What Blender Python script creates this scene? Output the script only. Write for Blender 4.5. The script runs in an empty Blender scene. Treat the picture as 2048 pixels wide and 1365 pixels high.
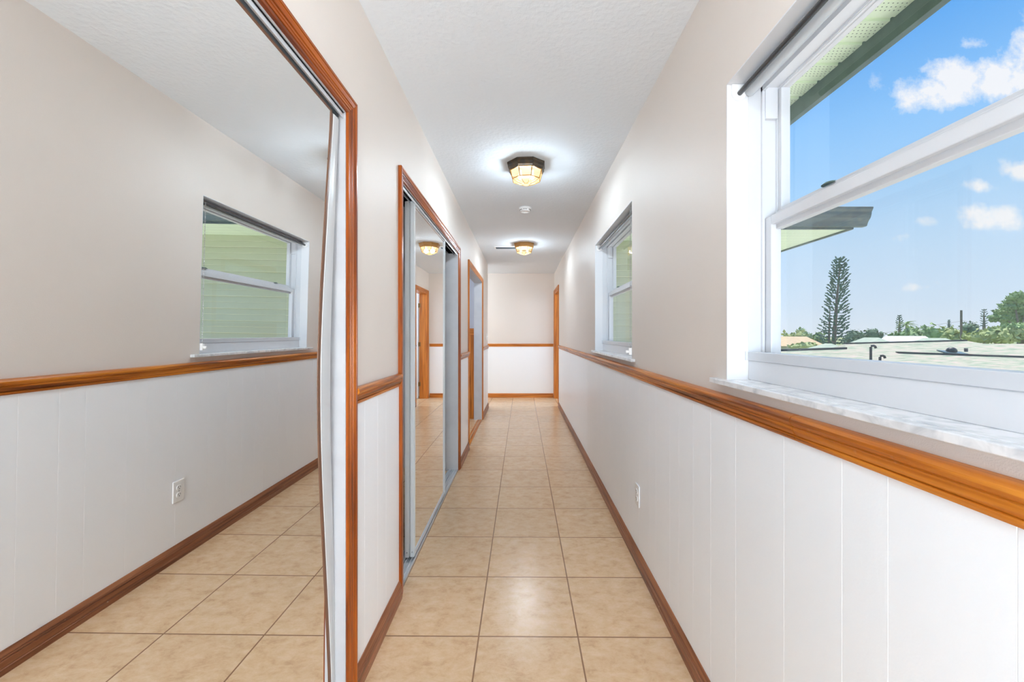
import bpy, math, random
from mathutils import Vector, Matrix
S = bpy.context.scene
COL = S.collection
PI = math.pi

# ------------------------------------------------------------------ camera
EYE = 1.244
F = 816.0
cd = bpy.data.cameras.new('camera'); cam = bpy.data.objects.new('camera', cd); COL.objects.link(cam)
cd.sensor_width = 36.0; cd.lens = F / 2048 * 36.0
cd.shift_x = -20.0 / 2048; cd.shift_y = -13.5 / 2048
cd.clip_start = 0.02; cd.clip_end = 2000
cam.location = (0, 0, EYE); cam.rotation_euler = (PI / 2, 0, 0)
S.camera = cam
S.view_settings.view_transform = 'Standard'; S.view_settings.look = 'None'
S.view_settings.exposure = 0.0; S.view_settings.gamma = 1.0
S.view_settings.use_curve_mapping = False
S.cycles.max_bounces = 14; S.cycles.diffuse_bounces = 8; S.cycles.glossy_bounces = 8
S.cycles.transparent_max_bounces = 24; S.cycles.transmission_bounces = 8
S.cycles.sample_clamp_indirect = 10.0; S.cycles.sample_clamp_direct = 38.0
S.cycles.use_denoising = True
S.cycles.caustics_reflective = False; S.cycles.caustics_refractive = False


def srgb(r, g, b):
    def f(c):
        c = c / 255.0
        return c / 12.92 if c <= 0.04045 else ((c + 0.055) / 1.055) ** 2.4
    return (f(r), f(g), f(b), 1.0)

# ------------------------------------------------------------------ sky
W = bpy.data.worlds.new('sky'); S.world = W; W.use_nodes = True
nt = W.node_tree; nt.nodes.clear()
N = nt.nodes.new; L = nt.links.new


def wm(op, a, b=None, c=None, clamp=False):
    n = N('ShaderNodeMath'); n.operation = op; n.use_clamp = clamp
    for i, v in enumerate((a, b, c)):
        if v is None: continue
        if isinstance(v, (int, float)): n.inputs[i].default_value = v
        else: L(v, n.inputs[i])
    return n.outputs[0]


tc = N('ShaderNodeTexCoord'); sep = N('ShaderNodeSeparateXYZ'); L(tc.outputs['Generated'], sep.inputs[0])
dx, dy, dz = sep.outputs
ramp = N('ShaderNodeValToRGB')
els = ramp.color_ramp.elements
stops = [(0.0, (226, 238, 250)), (0.06, (212, 232, 252)), (0.16, (196, 226, 254)), (0.27, (168, 214, 255)), (0.38, (142, 200, 255)),
         (0.50, (96, 172, 246)), (0.8, (60, 130, 220)), (1.0, (40, 100, 200))]
els[0].position = stops[0][0]; els[0].color = srgb(*stops[0][1])
els[1].position = stops[-1][0]; els[1].color = srgb(*stops[-1][1])
for p, c in stops[1:-1]:
    e = els.new(p); e.color = srgb(*c)
L(wm('MAXIMUM', dz, 0.0), ramp.inputs[0])
ysafe = wm('MAXIMUM', dy, 0.05)
u = wm('DIVIDE', dx, ysafe); v = wm('DIVIDE', dz, ysafe)
cmb = N('ShaderNodeCombineXYZ'); L(u, cmb.inputs[0]); L(v, cmb.inputs[1])
ns = N('ShaderNodeTexNoise'); ns.inputs['Scale'].default_value = 11.0; ns.inputs['Detail'].default_value = 7; ns.inputs['Roughness'].default_value = 0.62
L(cmb.outputs[0], ns.inputs['Vector'])
# cumulus clouds: (u, v, half width, half height, weight)
clouds = [(1.19, 0.62, 0.13, 0.06, 1.0), (1.08, 0.635, 0.10, 0.05, 1.0), (1.0, 0.597, 0.09, 0.045, 0.9), (0.945, 0.563, 0.055, 0.03, 0.55),
          (1.10, 0.71, 0.05, 0.024, 0.6), (1.25, 0.72, 0.05, 0.08, 0.85), (0.86, 0.60, 0.06, 0.06, 0.32),
          (1.125, 0.365, 0.038, 0.019, 1.0), (1.225, 0.40, 0.06, 0.028, 1.0), (1.155, 0.287, 0.075, 0.032, 1.05), (1.12, 0.27, 0.05, 0.018, 0.8),
          (1.00, 0.277, 0.04, 0.014, 0.62), (0.92, 0.235, 0.036, 0.018, 0.66), (0.965, 0.115, 0.045, 0.012, 0.45), (1.03, 0.125, 0.03, 0.01, 0.4),
          (-0.7, 0.5, 0.3, 0.1, 0.9), (2.0, 0.5, 0.4, 0.15, 0.9)]
acc = None
for (cu, cv, a, b, wt) in clouds:
    p = wm('POWER', wm('DIVIDE', wm('SUBTRACT', u, cu), a), 2.0)
    q = wm('POWER', wm('DIVIDE', wm('SUBTRACT', v, cv), b), 2.0)
    g = wm('MULTIPLY', wm('EXPONENT', wm('MULTIPLY', wm('ADD', p, q), -0.75)), wt)
    acc = g if acc is None else wm('MAXIMUM', acc, g)
den = wm('ADD', acc, wm('MULTIPLY', wm('SUBTRACT', ns.outputs['Fac'], 0.5), 2.1))
mr = N('ShaderNodeMapRange'); mr.inputs['From Min'].default_value = 0.38; mr.inputs['From Max'].default_value = 0.85
mr.clamp = True; L(den, mr.inputs['Value'])
edge = N('ShaderNodeMapRange'); edge.inputs['From Min'].default_value = 0.10; edge.inputs['From Max'].default_value = 0.35; L(acc, edge.inputs['Value'])
cfac = wm('MULTIPLY', wm('MULTIPLY', mr.outputs[0], edge.outputs[0]), 0.93)
mx = N('ShaderNodeMix'); mx.data_type = 'RGBA'; L(cfac, mx.inputs['Factor']); L(ramp.outputs[0], mx.inputs['A']); mx.inputs['B'].default_value = srgb(250, 251, 254)
bgn = N('ShaderNodeBackground'); L(mx.outputs['Result'], bgn.inputs['Color']); bgn.inputs['Strength'].default_value = 1.0
wo = N('ShaderNodeOutputWorld'); L(bgn.outputs[0], wo.inputs['Surface'])

# ------------------------------------------------------------------ sun
sl = bpy.data.lights.new('sun', 'SUN'); sl.energy = 6.4; sl.angle = 0.01; sl.color = (1.0, 0.96, 0.88)
so = bpy.data.objects.new('sun', sl); COL.objects.link(so)
so.rotation_euler = Vector((0.24, 0.30, 0.92)).to_track_quat('Z', 'Y').to_euler()
LAMP_W = 101.0


def lamp_light(name, loc, watts, rad=0.035, color=(0.735, 0.88, 1.0)):
    l = bpy.data.lights.new(name, 'POINT'); l.energy = watts; l.shadow_soft_size = rad; l.color = color
    o = bpy.data.objects.new(name, l); o.location = loc; COL.objects.link(o)
    return o

# ------------------------------------------------------------------ materials
MATS = {}


def mat(name, color=(0.8, 0.8, 0.8, 1), rough=0.5, metal=0.0, spec=0.5, bump=None, var=None, coat=0.0):
    m = bpy.data.materials.new(name); m.use_nodes = True
    t = m.node_tree; bs = t.nodes['Principled BSDF']
    bs.inputs['Base Color'].default_value = color; bs.inputs['Roughness'].default_value = rough
    bs.inputs['Metallic'].default_value = metal; bs.inputs['Specular IOR Level'].default_value = spec
    bs.inputs['Coat Weight'].default_value = coat
    g = t.nodes.new('ShaderNodeNewGeometry')
    if bump:
        sc, st, dist = bump
        n = t.nodes.new('ShaderNodeTexNoise'); n.inputs['Scale'].default_value = sc; n.inputs['Detail'].default_value = 3
        t.links.new(g.outputs['Position'], n.inputs['Vector'])
        b = t.nodes.new('ShaderNodeBump'); b.inputs['Strength'].default_value = st; b.inputs['Distance'].default_value = dist
        t.links.new(n.outputs['Fac'], b.inputs['Height']); t.links.new(b.outputs[0], bs.inputs['Normal'])
    if var:
        sc, c2, amt = var
        n = t.nodes.new('ShaderNodeTexNoise'); n.inputs['Scale'].default_value = sc; n.inputs['Detail'].default_value = 5
        t.links.new(g.outputs['Position'], n.inputs['Vector'])
        r = t.nodes.new('ShaderNodeMapRange'); r.inputs['From Min'].default_value = 0.4; r.inputs['From Max'].default_value = 0.7
        r.inputs['To Max'].default_value = amt
        t.links.new(n.outputs['Fac'], r.inputs['Value'])
        x = t.nodes.new('ShaderNodeMix'); x.data_type = 'RGBA'; x.inputs['A'].default_value = color; x.inputs['B'].default_value = c2
        t.links.new(r.outputs[0], x.inputs['Factor']); t.links.new(x.outputs['Result'], bs.inputs['Base Color'])
    MATS[name] = m
    return m


def wood(name, axis, c1, c2, c3, rough=0.32, scuff=0.0):
    """stained wood with grain along one axis"""
    m = bpy.data.materials.new(name); m.use_nodes = True
    t = m.node_tree; bs = t.nodes['Principled BSDF']; n_ = t.nodes.new; l_ = t.links.new
    bs.inputs['Roughness'].default_value = rough; bs.inputs['Coat Weight'].default_value = 0.08; bs.inputs['Specular IOR Level'].default_value = 0.32; bs.inputs['Coat Roughness'].default_value = 0.2
    g = n_('ShaderNodeNewGeometry'); mp = n_('ShaderNodeMapping'); l_(g.outputs['Position'], mp.inputs['Vector'])
    sc = [70, 70, 70]; sc[axis] = 2.2; mp.inputs['Scale'].default_value = sc
    a = n_('ShaderNodeTexNoise'); a.inputs['Scale'].default_value = 1.0; a.inputs['Detail'].default_value = 4; a.inputs['Distortion'].default_value = 0.6
    l_(mp.outputs[0], a.inputs['Vector'])
    mp2 = n_('ShaderNodeMapping'); l_(g.outputs['Position'], mp2.inputs['Vector'])
    sc2 = [26, 26, 26]; sc2[axis] = 1.3; mp2.inputs['Scale'].default_value = sc2
    a2 = n_('ShaderNodeTexNoise'); a2.inputs['Scale'].default_value = 1.0; a2.inputs['Detail'].default_value = 2; l_(mp2.outputs[0], a2.inputs['Vector'])
    ad = n_('ShaderNodeMath'); ad.operation = 'MULTIPLY_ADD'; ad.inputs[1].default_value = 0.55; l_(a.outputs['Fac'], ad.inputs[0])
    m2 = n_('ShaderNodeMath'); m2.operation = 'MULTIPLY'; m2.inputs[1].default_value = 0.45; l_(a2.outputs['Fac'], m2.inputs[0]); l_(m2.outputs[0], ad.inputs[2])
    r = n_('ShaderNodeValToRGB'); e = r.color_ramp.elements
    e[0].position = 0.36; e[0].color = c1; e[1].position = 0.66; e[1].color = c3; k = e.new(0.5); k.color = c2
    l_(ad.outputs[0], r.inputs[0])
    out = r.outputs[0]
    if scuff:
        s = n_('ShaderNodeTexNoise'); s.inputs['Scale'].default_value = 38; s.inputs['Detail'].default_value = 3; l_(g.outputs['Position'], s.inputs['Vector'])
        rr = n_('ShaderNodeMapRange'); rr.inputs['From Min'].default_value = 0.70; rr.inputs['From Max'].default_value = 0.78; rr.inputs['To Max'].default_value = scuff
        l_(s.outputs['Fac'], rr.inputs['Value'])
        x = n_('ShaderNodeMix'); x.data_type = 'RGBA'; l_(rr.outputs[0], x.inputs['Factor']); l_(out, x.inputs['A']); x.inputs['B'].default_value = srgb(214, 180, 150)
        out = x.outputs['Result']
    l_(out, bs.inputs['Base Color'])
    b = n_('ShaderNodeBump'); b.inputs['Strength'].default_value = 0.25; b.inputs['Distance'].default_value = 0.001
    l_(a.outputs['Fac'], b.inputs['Height']); l_(b.outputs[0], bs.inputs['Normal'])
    MATS[name] = m
    return m


WC = (srgb(90, 34, 4), srgb(152, 72, 12), srgb(186, 100, 24))
WR = (srgb(106, 48, 8), srgb(182, 102, 26), srgb(220, 142, 48))
WO = (srgb(150, 78, 22), srgb(198, 118, 44), srgb(220, 142, 66))
WB = (srgb(100, 56, 34), srgb(138, 84, 54), srgb(166, 110, 76))
wood('wood_y', 1, *WC); wood('wood_z', 2, *WC); wood('wood_x', 0, *WO)
wood('oak_y', 1, *WO); wood('oak_z', 2, *WO); wood('oak_x', 0, *WO)
wood('base_y', 1, *WB, rough=0.4, scuff=0.7); wood('base_x', 0, *WO, rough=0.4, scuff=0.5)
wood('rail_y', 1, *WR, rough=0.28, scuff=0.18)

mat('upper_paint', srgb(226, 217, 209), 0.5, spec=0.3, bump=(420, 0.35, 0.0012))
mat('white_paint', srgb(246, 249, 253), 0.34, bump=(260, 0.12, 0.0008))
mat('ceiling_paint', srgb(226, 232, 238), 0.9, bump=(46, 0.6, 0.005))
mat('trim_white', srgb(220, 221, 224), 0.3)
mat('vinyl', srgb(210, 212, 216), 0.25)
mat('vinyl_grey', srgb(205, 208, 213), 0.3)
mat('jamb_grey', srgb(194, 195, 198), 0.4, var=(9, srgb(178, 178, 182), 0.5))
mat('alu', srgb(222, 226, 230), 0.22, metal=0.55)
mat('alu_white', srgb(200, 203, 205), 0.28)
mat('dark', srgb(30, 31, 33), 0.6)
mat('grey_dark', srgb(84, 90, 94), 0.4)
mat('edge_brown', srgb(112, 78, 58), 0.4)
mat('plastic_white', srgb(240, 240, 240), 0.35)
mat('bronze', srgb(66, 60, 54), 0.35, metal=0.6, var=(30, srgb(110, 86, 56), 0.5))
mat('gold_base', srgb(176, 132, 78), 0.35, metal=0.6)
mat('brass', srgb(176, 128, 60), 0.3, metal=0.85)
mat('steel', srgb(170, 170, 172), 0.3, metal=0.9)
mat('hose', srgb(120, 112, 100), 0.5)
mat('hinge_brass', srgb(130, 100, 60), 0.35, metal=0.8)
mat('room_blue', srgb(196, 198, 208), 0.6)
mat('closet_white', srgb(225, 225, 228), 0.7)
mat('roller_grey', srgb(188, 193, 197), 0.22)
mat('roller_dark', srgb(70, 70, 72), 0.15, metal=0.3)
mat('siding', srgb(190, 196, 166), 0.55, bump=(60, 0.15, 0.002))
mat('soffit_green', srgb(228, 242, 212), 0.55)
mat('fascia_dark', srgb(92, 112, 108), 0.6, var=(14, srgb(74, 92, 90), 0.6))
mat('gutter_dark', srgb(78, 98, 100), 0.45, var=(20, srgb(110, 118, 108), 0.6))
mat('exterior', srgb(210, 214, 196), 0.8)
mat('bark', srgb(126, 118, 108), 0.9)
mat('pole_wood', srgb(118, 112, 100), 0.9)
mat('leaf_dark', srgb(112, 142, 108), 0.7, var=(1.2, srgb(76, 108, 82), 0.8))
mat('leaf_pine', srgb(74, 116, 100), 0.7, var=(2.0, srgb(52, 90, 80), 0.8))
mat('leaf_mid', srgb(150, 178, 112), 0.7, var=(0.9, srgb(104, 140, 86), 0.9))
mat('leaf_yellow', srgb(184, 194, 122), 0.7, var=(0.8, srgb(134, 158, 92), 0.9))
mat('grass', srgb(130, 148, 96), 0.9, var=(0.2, srgb(160, 156, 120), 0.8))
mat('slab_pale', srgb(226, 223, 214), 0.9)
mat('pipe_dark', srgb(50, 54, 58), 0.5)
mat('vent_metal', srgb(96, 120, 130), 0.35, metal=0.4)
mat('house_wall', srgb(214, 208, 190), 0.8)

# floor tile ------------------------------------------------------
m = bpy.data.materials.new('floor_tile'); m.use_nodes = True; MATS['floor_tile'] = m
t = m.node_tree; bs = t.nodes['Principled BSDF']


def tm(op, a, b=None, c=None, clamp=False):
    n = t.nodes.new('ShaderNodeMath'); n.operation = op; n.use_clamp = clamp
    for i, v_ in enumerate((a, b, c)):
        if v_ is None: continue
        if isinstance(v_, (int, float)): n.inputs[i].default_value = v_
        else: t.links.new(v_, n.inputs[i])
    return n.outputs[0]


g = t.nodes.new('ShaderNodeNewGeometry'); sp = t.nodes.new('ShaderNodeSeparateXYZ'); t.links.new(g.outputs['Position'], sp.inputs[0])
uu = tm('DIVIDE', tm('ADD', sp.outputs[0], 0.178), 0.408)
vv = tm('DIVIDE', tm('ADD', sp.outputs[1], tm('MULTIPLY_ADD', sp.outputs[0], 0.008, -2.089)), 0.4115)
du = tm('ABSOLUTE', tm('SUBTRACT', tm('FRACT', tm('ADD', uu, 0.5)), 0.5)); dv = tm('ABSOLUTE', tm('SUBTRACT', tm('FRACT', tm('ADD', vv, 0.5)), 0.5))
dm = tm('MINIMUM', du, dv)
gr = t.nodes.new('ShaderNodeMapRange'); gr.inputs['From Min'].default_value = 0.0055; gr.inputs['From Max'].default_value = 0.0085; t.links.new(dm, gr.inputs['Value'])
cid = t.nodes.new('ShaderNodeCombineXYZ'); t.links.new(tm('FLOOR', uu), cid.inputs[0]); t.links.new(tm('FLOOR', vv), cid.inputs[1])
wn = t.nodes.new('ShaderNodeTexWhiteNoise'); wn.noise_dimensions = '2D'; t.links.new(cid.outputs[0], wn.inputs['Vector'])
off = t.nodes.new('ShaderNodeVectorMath'); off.operation = 'MULTIPLY_ADD'; off.inputs[1].default_value = (9, 9, 9)
t.links.new(wn.outputs['Color'], off.inputs[0]); t.links.new(g.outputs['Position'], off.inputs[2])
mpp = t.nodes.new('ShaderNodeMapping'); mpp.inputs['Scale'].default_value = (1.0, 1.5, 1.0); t.links.new(off.outputs[0], mpp.inputs['Vector'])
na = t.nodes.new('ShaderNodeTexNoise'); na.inputs['Scale'].default_value = 15; na.inputs['Detail'].default_value = 9; na.inputs['Roughness'].default_value = 0.74; na.inputs['Distortion'].default_value = 0.25
t.links.new(mpp.outputs[0], na.inputs['Vector'])
rp = t.nodes.new('ShaderNodeValToRGB'); e = rp.color_ramp.elements
e[0].position = 0.28; e[0].color = srgb(188, 150, 112); e[1].position = 0.70; e[1].color = srgb(222, 192, 158)
k = e.new(0.46); k.color = srgb(210, 175, 136)
t.links.new(na.outputs['Fac'], rp.inputs[0])
hv = t.nodes.new('ShaderNodeHueSaturation'); t.links.new(rp.outputs[0], hv.inputs['Color']); t.links.new(tm('MULTIPLY_ADD', wn.outputs['Value'], 0.07, 0.96), hv.inputs['Value'])
mg = t.nodes.new('ShaderNodeMix'); mg.data_type = 'RGBA'; t.links.new(gr.outputs[0], mg.inputs['Factor']); mg.inputs['A'].default_value = srgb(140, 104, 76); t.links.new(hv.outputs[0], mg.inputs['B'])
t.links.new(mg.outputs['Result'], bs.inputs['Base Color'])
nb = t.nodes.new('ShaderNodeTexNoise'); nb.inputs['Scale'].default_value = 75; nb.inputs['Detail'].default_value = 4; nb.inputs['Distortion'].default_value = 1.5
t.links.new(off.outputs[0], nb.inputs['Vector'])
hh = tm('ADD', tm('MULTIPLY', nb.outputs['Fac'], 0.35), tm('MULTIPLY', gr.outputs[0], 1.0))
bp = t.nodes.new('ShaderNodeBump'); bp.inputs['Strength'].default_value = 0.6; bp.inputs['Distance'].default_value = 0.0016
t.links.new(hh, bp.inputs['Height']); t.links.new(bp.outputs[0], bs.inputs['Normal'])
bs.inputs['Roughness'].default_value = 0.23; bs.inputs['Specular IOR Level'].default_value = 0.6

# marble ----------------------------------------------------------
m = bpy.data.materials.new('marble'); m.use_nodes = True; MATS['marble'] = m
t = m.node_tree; bs = t.nodes['Principled BSDF']; bs.inputs['Roughness'].default_value = 0.18
g = t.nodes.new('ShaderNodeNewGeometry')
na = t.nodes.new('ShaderNodeTexNoise'); na.inputs['Scale'].default_value = 22; na.inputs['Detail'].default_value = 8; na.inputs['Distortion'].default_value = 1.0
t.links.new(g.outputs['Position'], na.inputs['Vector'])
rp = t.nodes.new('ShaderNodeValToRGB'); e = rp.color_ramp.elements
e[0].position = 0.30; e[0].color = srgb(196, 198, 202); e[1].position = 0.55; e[1].color = srgb(232, 232, 234)
t.links.new(na.outputs['Fac'], rp.inputs[0]); t.links.new(rp.outputs[0], bs.inputs['Base Color'])

# shingles: courses and blotches ----------------------------------
def shingle(name, c1, c2, c3):
    m = bpy.data.materials.new(name); m.use_nodes = True; MATS[name] = m
    t = m.node_tree; bs = t.nodes['Principled BSDF']; bs.inputs['Roughness'].default_value = 0.9
    g = t.nodes.new('ShaderNodeNewGeometry')
    mp = t.nodes.new('ShaderNodeMapping'); mp.inputs['Scale'].default_value = (1.0, 5.0, 5.0); t.links.new(g.outputs['Position'], mp.inputs['Vector'])
    n = t.nodes.new('ShaderNodeTexNoise'); n.inputs['Scale'].default_value = 2.4; n.inputs['Detail'].default_value = 4
    t.links.new(mp.outputs[0], n.inputs['Vector'])
    rp = t.nodes.new('ShaderNodeValToRGB'); e = rp.color_ramp.elements
    e[0].position = 0.35; e[0].color = c1; e[1].position = 0.65; e[1].color = c3; k = e.new(0.5); k.color = c2
    t.links.new(n.outputs['Fac'], rp.inputs[0]); t.links.new(rp.outputs[0], bs.inputs['Base Color'])


shingle('shingle_mixed', srgb(136, 156, 130), srgb(178, 178, 156), srgb(198, 178, 164))
shingle('shingle_green', srgb(146, 162, 144), srgb(164, 178, 158), srgb(182, 190, 170))
shingle('shingle_tan', srgb(190, 164, 128), srgb(204, 178, 142), srgb(176, 156, 122))
shingle('shingle_white', srgb(226, 226, 220), srgb(238, 238, 234), srgb(230, 230, 226))

# soffit perforation: rows of small holes -------------------------
m = MATS['soffit_green']; t = m.node_tree; bs = t.nodes['Principled BSDF']
g = t.nodes.new('ShaderNodeNewGeometry'); sp = t.nodes.new('ShaderNodeSeparateXYZ'); t.links.new(g.outputs['Position'], sp.inputs[0])
py_ = tm('DIVIDE', sp.outputs[1], 0.0165); row = tm('FLOOR', py_)
px_ = tm('ADD', tm('DIVIDE', sp.outputs[0], 0.0165), tm('MULTIPLY', tm('MODULO', row, 2.0), 0.5))
rr = tm('ADD', tm('POWER', tm('SUBTRACT', tm('FRACT', px_), 0.5), 2.0), tm('POWER', tm('SUBTRACT', tm('FRACT', py_), 0.5), 2.0))
hole = tm('LESS_THAN', rr, 0.022)
yy = tm('FRACT', tm('DIVIDE', tm('SUBTRACT', sp.outputs[1], 0.0), 0.127))
band = tm('MULTIPLY', tm('GREATER_THAN', yy, 0.2), tm('LESS_THAN', yy, 0.86))
xm = t.nodes.new('ShaderNodeMix'); xm.data_type = 'RGBA'; xm.inputs['A'].default_value = srgb(228, 242, 212); xm.inputs['B'].default_value = srgb(90, 104, 90)
t.links.new(tm('MULTIPLY', hole, band), xm.inputs['Factor']); t.links.new(xm.outputs['Result'], bs.inputs['Base Color'])


def see_through(name, gloss_scale, tint=(1, 1, 1, 1), frost=0.0, frost_col=(0.9, 0.9, 0.9, 1)):
    m = bpy.data.materials.new(name); m.use_nodes = True; MATS[name] = m
    t = m.node_tree; t.nodes.clear(); n_ = t.nodes.new; l_ = t.links.new
    o = n_('ShaderNodeOutputMaterial'); tr = n_('ShaderNodeBsdfTransparent'); tr.inputs[0].default_value = tint
    gl = n_('ShaderNodeBsdfGlossy'); gl.inputs['Roughness'].default_value = 0.0
    fr = n_('ShaderNodeFresnel'); fr.inputs[0].default_value = 1.5
    mu = n_('ShaderNodeMath'); mu.operation = 'MULTIPLY'; mu.inputs[1].default_value = gloss_scale; mu.use_clamp = True; l_(fr.outputs[0], mu.inputs[0])
    ge = n_('ShaderNodeNewGeometry'); nb_ = n_('ShaderNodeMath'); nb_.operation = 'MULTIPLY_ADD'; nb_.inputs[1].default_value = -1.0; nb_.inputs[2].default_value = 1.0; l_(ge.outputs['Backfacing'], nb_.inputs[0])
    m4 = n_('ShaderNodeMath'); m4.operation = 'MULTIPLY'; l_(mu.outputs[0], m4.inputs[0]); l_(nb_.outputs[0], m4.inputs[1]); mu = m4
    mx_ = n_('ShaderNodeMixShader'); l_(mu.outputs[0], mx_.inputs[0]); l_(tr.outputs[0], mx_.inputs[1]); l_(gl.outputs[0], mx_.inputs[2])
    last = mx_.outputs[0]
    if frost:
        df = n_('ShaderNodeBsdfTranslucent'); df.inputs[0].default_value = frost_col
        m3 = n_('ShaderNodeMixShader'); m3.inputs[0].default_value = frost; l_(last, m3.inputs[1]); l_(df.outputs[0], m3.inputs[2]); last = m3.outputs[0]
    l_(last, o.inputs['Surface'])
    return m


see_through('glass', 0.8)
for gname, dens, stren in (('lamp_glass_upper', 0.81, 0.96), ('lamp_glass', 0.5, 1.7)):
    m = see_through(gname, 0.6)
    t = m.node_tree; em_ = t.nodes.new('ShaderNodeEmission'); em_.inputs[0].default_value = (1.0, 0.76, 0.42, 1); em_.inputs[1].default_value = stren
    o_ = [n for n in t.nodes if n.type == 'OUTPUT_MATERIAL'][0]; src = o_.inputs['Surface'].links[0].from_socket
    m3 = t.nodes.new('ShaderNodeMixShader'); m3.inputs[0].default_value = dens; t.links.new(src, m3.inputs[1]); t.links.new(em_.outputs[0], m3.inputs[2]); t.links.new(m3.outputs[0], o_.inputs['Surface'])
m = see_through('screen', 0.0)
t = m.node_tree; df = t.nodes.new('ShaderNodeBsdfDiffuse'); df.inputs[0].default_value = srgb(206, 216, 210)
o_ = [n for n in t.nodes if n.type == 'OUTPUT_MATERIAL'][0]; src = o_.inputs['Surface'].links[0].from_socket
m3 = t.nodes.new('ShaderNodeMixShader'); m3.inputs[0].default_value = 0.06; t.links.new(src, m3.inputs[1]); t.links.new(df.outputs[0], m3.inputs[2]); t.links.new(m3.outputs[0], o_.inputs['Surface'])

m = bpy.data.materials.new('mirror'); m.use_nodes = True; MATS['mirror'] = m
t = m.node_tree; t.nodes.clear(); o_ = t.nodes.new('ShaderNodeOutputMaterial'); gl = t.nodes.new('ShaderNodeBsdfGlossy')
gl.inputs['Color'].default_value = (0.995, 1.0, 0.99, 1); gl.inputs['Roughness'].default_value = 0.0; t.links.new(gl.outputs[0], o_.inputs['Surface'])

m = bpy.data.materials.new('bulb_glow'); m.use_nodes = True; MATS['bulb_glow'] = m
t = m.node_tree; t.nodes.clear(); o_ = t.nodes.new('ShaderNodeOutputMaterial'); em = t.nodes.new('ShaderNodeEmission')
em.inputs['Color'].default_value = (1, 0.85, 0.6, 1); em.inputs['Strength'].default_value = 14.0; t.links.new(em.outputs[0], o_.inputs['Surface'])


# ------------------------------------------------------------------ mesh builder
class MB:
    def __init__(s):
        s.v = []; s.f = []; s.mi = []; s.cur = 0

    def box(s, x0, x1, y0, y1, z0, z1):
        if x0 > x1: x0, x1 = x1, x0
        if y0 > y1: y0, y1 = y1, y0
        if z0 > z1: z0, z1 = z1, z0
        b = len(s.v)
        s.v += [(x0, y0, z0), (x1, y0, z0), (x1, y1, z0), (x0, y1, z0), (x0, y0, z1), (x1, y0, z1), (x1, y1, z1), (x0, y1, z1)]
        for q in ((0, 3, 2, 1), (4, 5, 6, 7), (0, 1, 5, 4), (1, 2, 6, 5), (2, 3, 7, 6), (3, 0, 4, 7)):
            s.f.append(tuple(b + i for i in q)); s.mi.append(s.cur)
        return s

    def face(s, pts):
        b = len(s.v); s.v += [tuple(p) for p in pts]; s.f.append(tuple(range(b, b + len(pts)))); s.mi.append(s.cur); return s

    def loft(s, rings, closed=True, cap=True):
        """rings: list of equal-length point lists"""
        b = len(s.v); n = len(rings[0])
        for r in rings: s.v += [tuple(p) for p in r]
        for i in range(len(rings) - 1):
            for j in range(n if closed else n - 1):
                k = (j + 1) % n
                s.f.append((b + i * n + j, b + i * n + k, b + (i + 1) * n + k, b + (i + 1) * n + j)); s.mi.append(s.cur)
        if cap and closed:
            s.f.append(tuple(b + j for j in reversed(range(n)))); s.mi.append(s.cur)
            s.f.append(tuple(b + (len(rings) - 1) * n + j for j in range(n))); s.mi.append(s.cur)
        return s

    def tube(s, pts, r, n=10):
        pts = [Vector(p) for p in pts]
        rs = r if isinstance(r, (list, tuple)) else [r] * len(pts)
        rings = []
        for i, p in enumerate(pts):
            d = (pts[min(i + 1, len(pts) - 1)] - pts[max(i - 1, 0)]).normalized()
            up = Vector((0, 0, 1)) if abs(d.z) < 0.9 else Vector((1, 0, 0))
            a = d.cross(up).normalized(); b = d.cross(a).normalized()
            rings.append([p + (a * math.cos(2 * PI * k / n) + b * math.sin(2 * PI * k / n)) * rs[i] for k in range(n)])
        return s.loft(rings)

    def lathe(s, prof, c, n=24, rot=0.0, sx=1.0):
        rings = [[(c[0] + r * math.cos(2 * PI * k / n + rot), c[1] + r * math.sin(2 * PI * k / n + rot) * sx, c[2] + z) for k in range(n)] for r, z in prof]
        return s.loft(rings)

    def blob(s, c, r, n=6):
        prof = [(max(1e-4, math.sin(PI * i / n)) * r[0], -math.cos(PI * i / n)) for i in range(n + 1)]
        rings = [[(c[0] + rr * math.cos(2 * PI * k / 8), c[1] + rr * r[1] / r[0] * math.sin(2 * PI * k / 8), c[2] + z * r[2]) for k in range(8)] for rr, z in prof]
        return s.loft(rings)

    def build(s, name, mats, parent=None, smooth=None, bevel=None):
        me = bpy.data.meshes.new(name)
        o3 = Vector(parent_world(parent)) if parent else Vector((0, 0, 0))
        me.from_pydata([(p[0] - o3.x, p[1] - o3.y, p[2] - o3.z) for p in s.v], [], s.f)
        if isinstance(mats, str): mats = [mats]
        for q in mats: me.materials.append(MATS[q])
        me.polygons.foreach_set('material_index', s.mi)
        me.update()
        import bmesh
        bm = bmesh.new(); bm.from_mesh(me); bmesh.ops.recalc_face_normals(bm, faces=bm.faces); bm.to_mesh(me); bm.free()
        if smooth:
            me.shade_smooth(); me.set_sharp_from_angle(angle=math.radians(smooth))
        o = bpy.data.objects.new(name, me); COL.objects.link(o)
        if parent: o.parent = parent
        if bevel:
            md = o.modifiers.new('bevel', 'BEVEL'); md.width = bevel; md.segments = 2; md.limit_method = 'ANGLE'
        return o


def parent_world(p):
    v = Vector((0, 0, 0))
    while p is not None:
        v += p.location; p = p.parent
    return v


def thing(name, label, cat, loc=(0, 0, 0), group=None, kind=None):
    o = bpy.data.objects.new(name, None); o.empty_display_size = 0.05; COL.objects.link(o)
    o.location = loc
    return tag(o, label, cat, group, kind)


def tag(o, label=None, cat=None, group=None, kind=None):
    if label: o['label'] = label
    if cat: o['category'] = cat
    if group: o['group'] = group
    if kind: o['kind'] = kind
    return o


def struct(o, label, cat): return tag(o, label, cat, None, 'structure')


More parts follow.
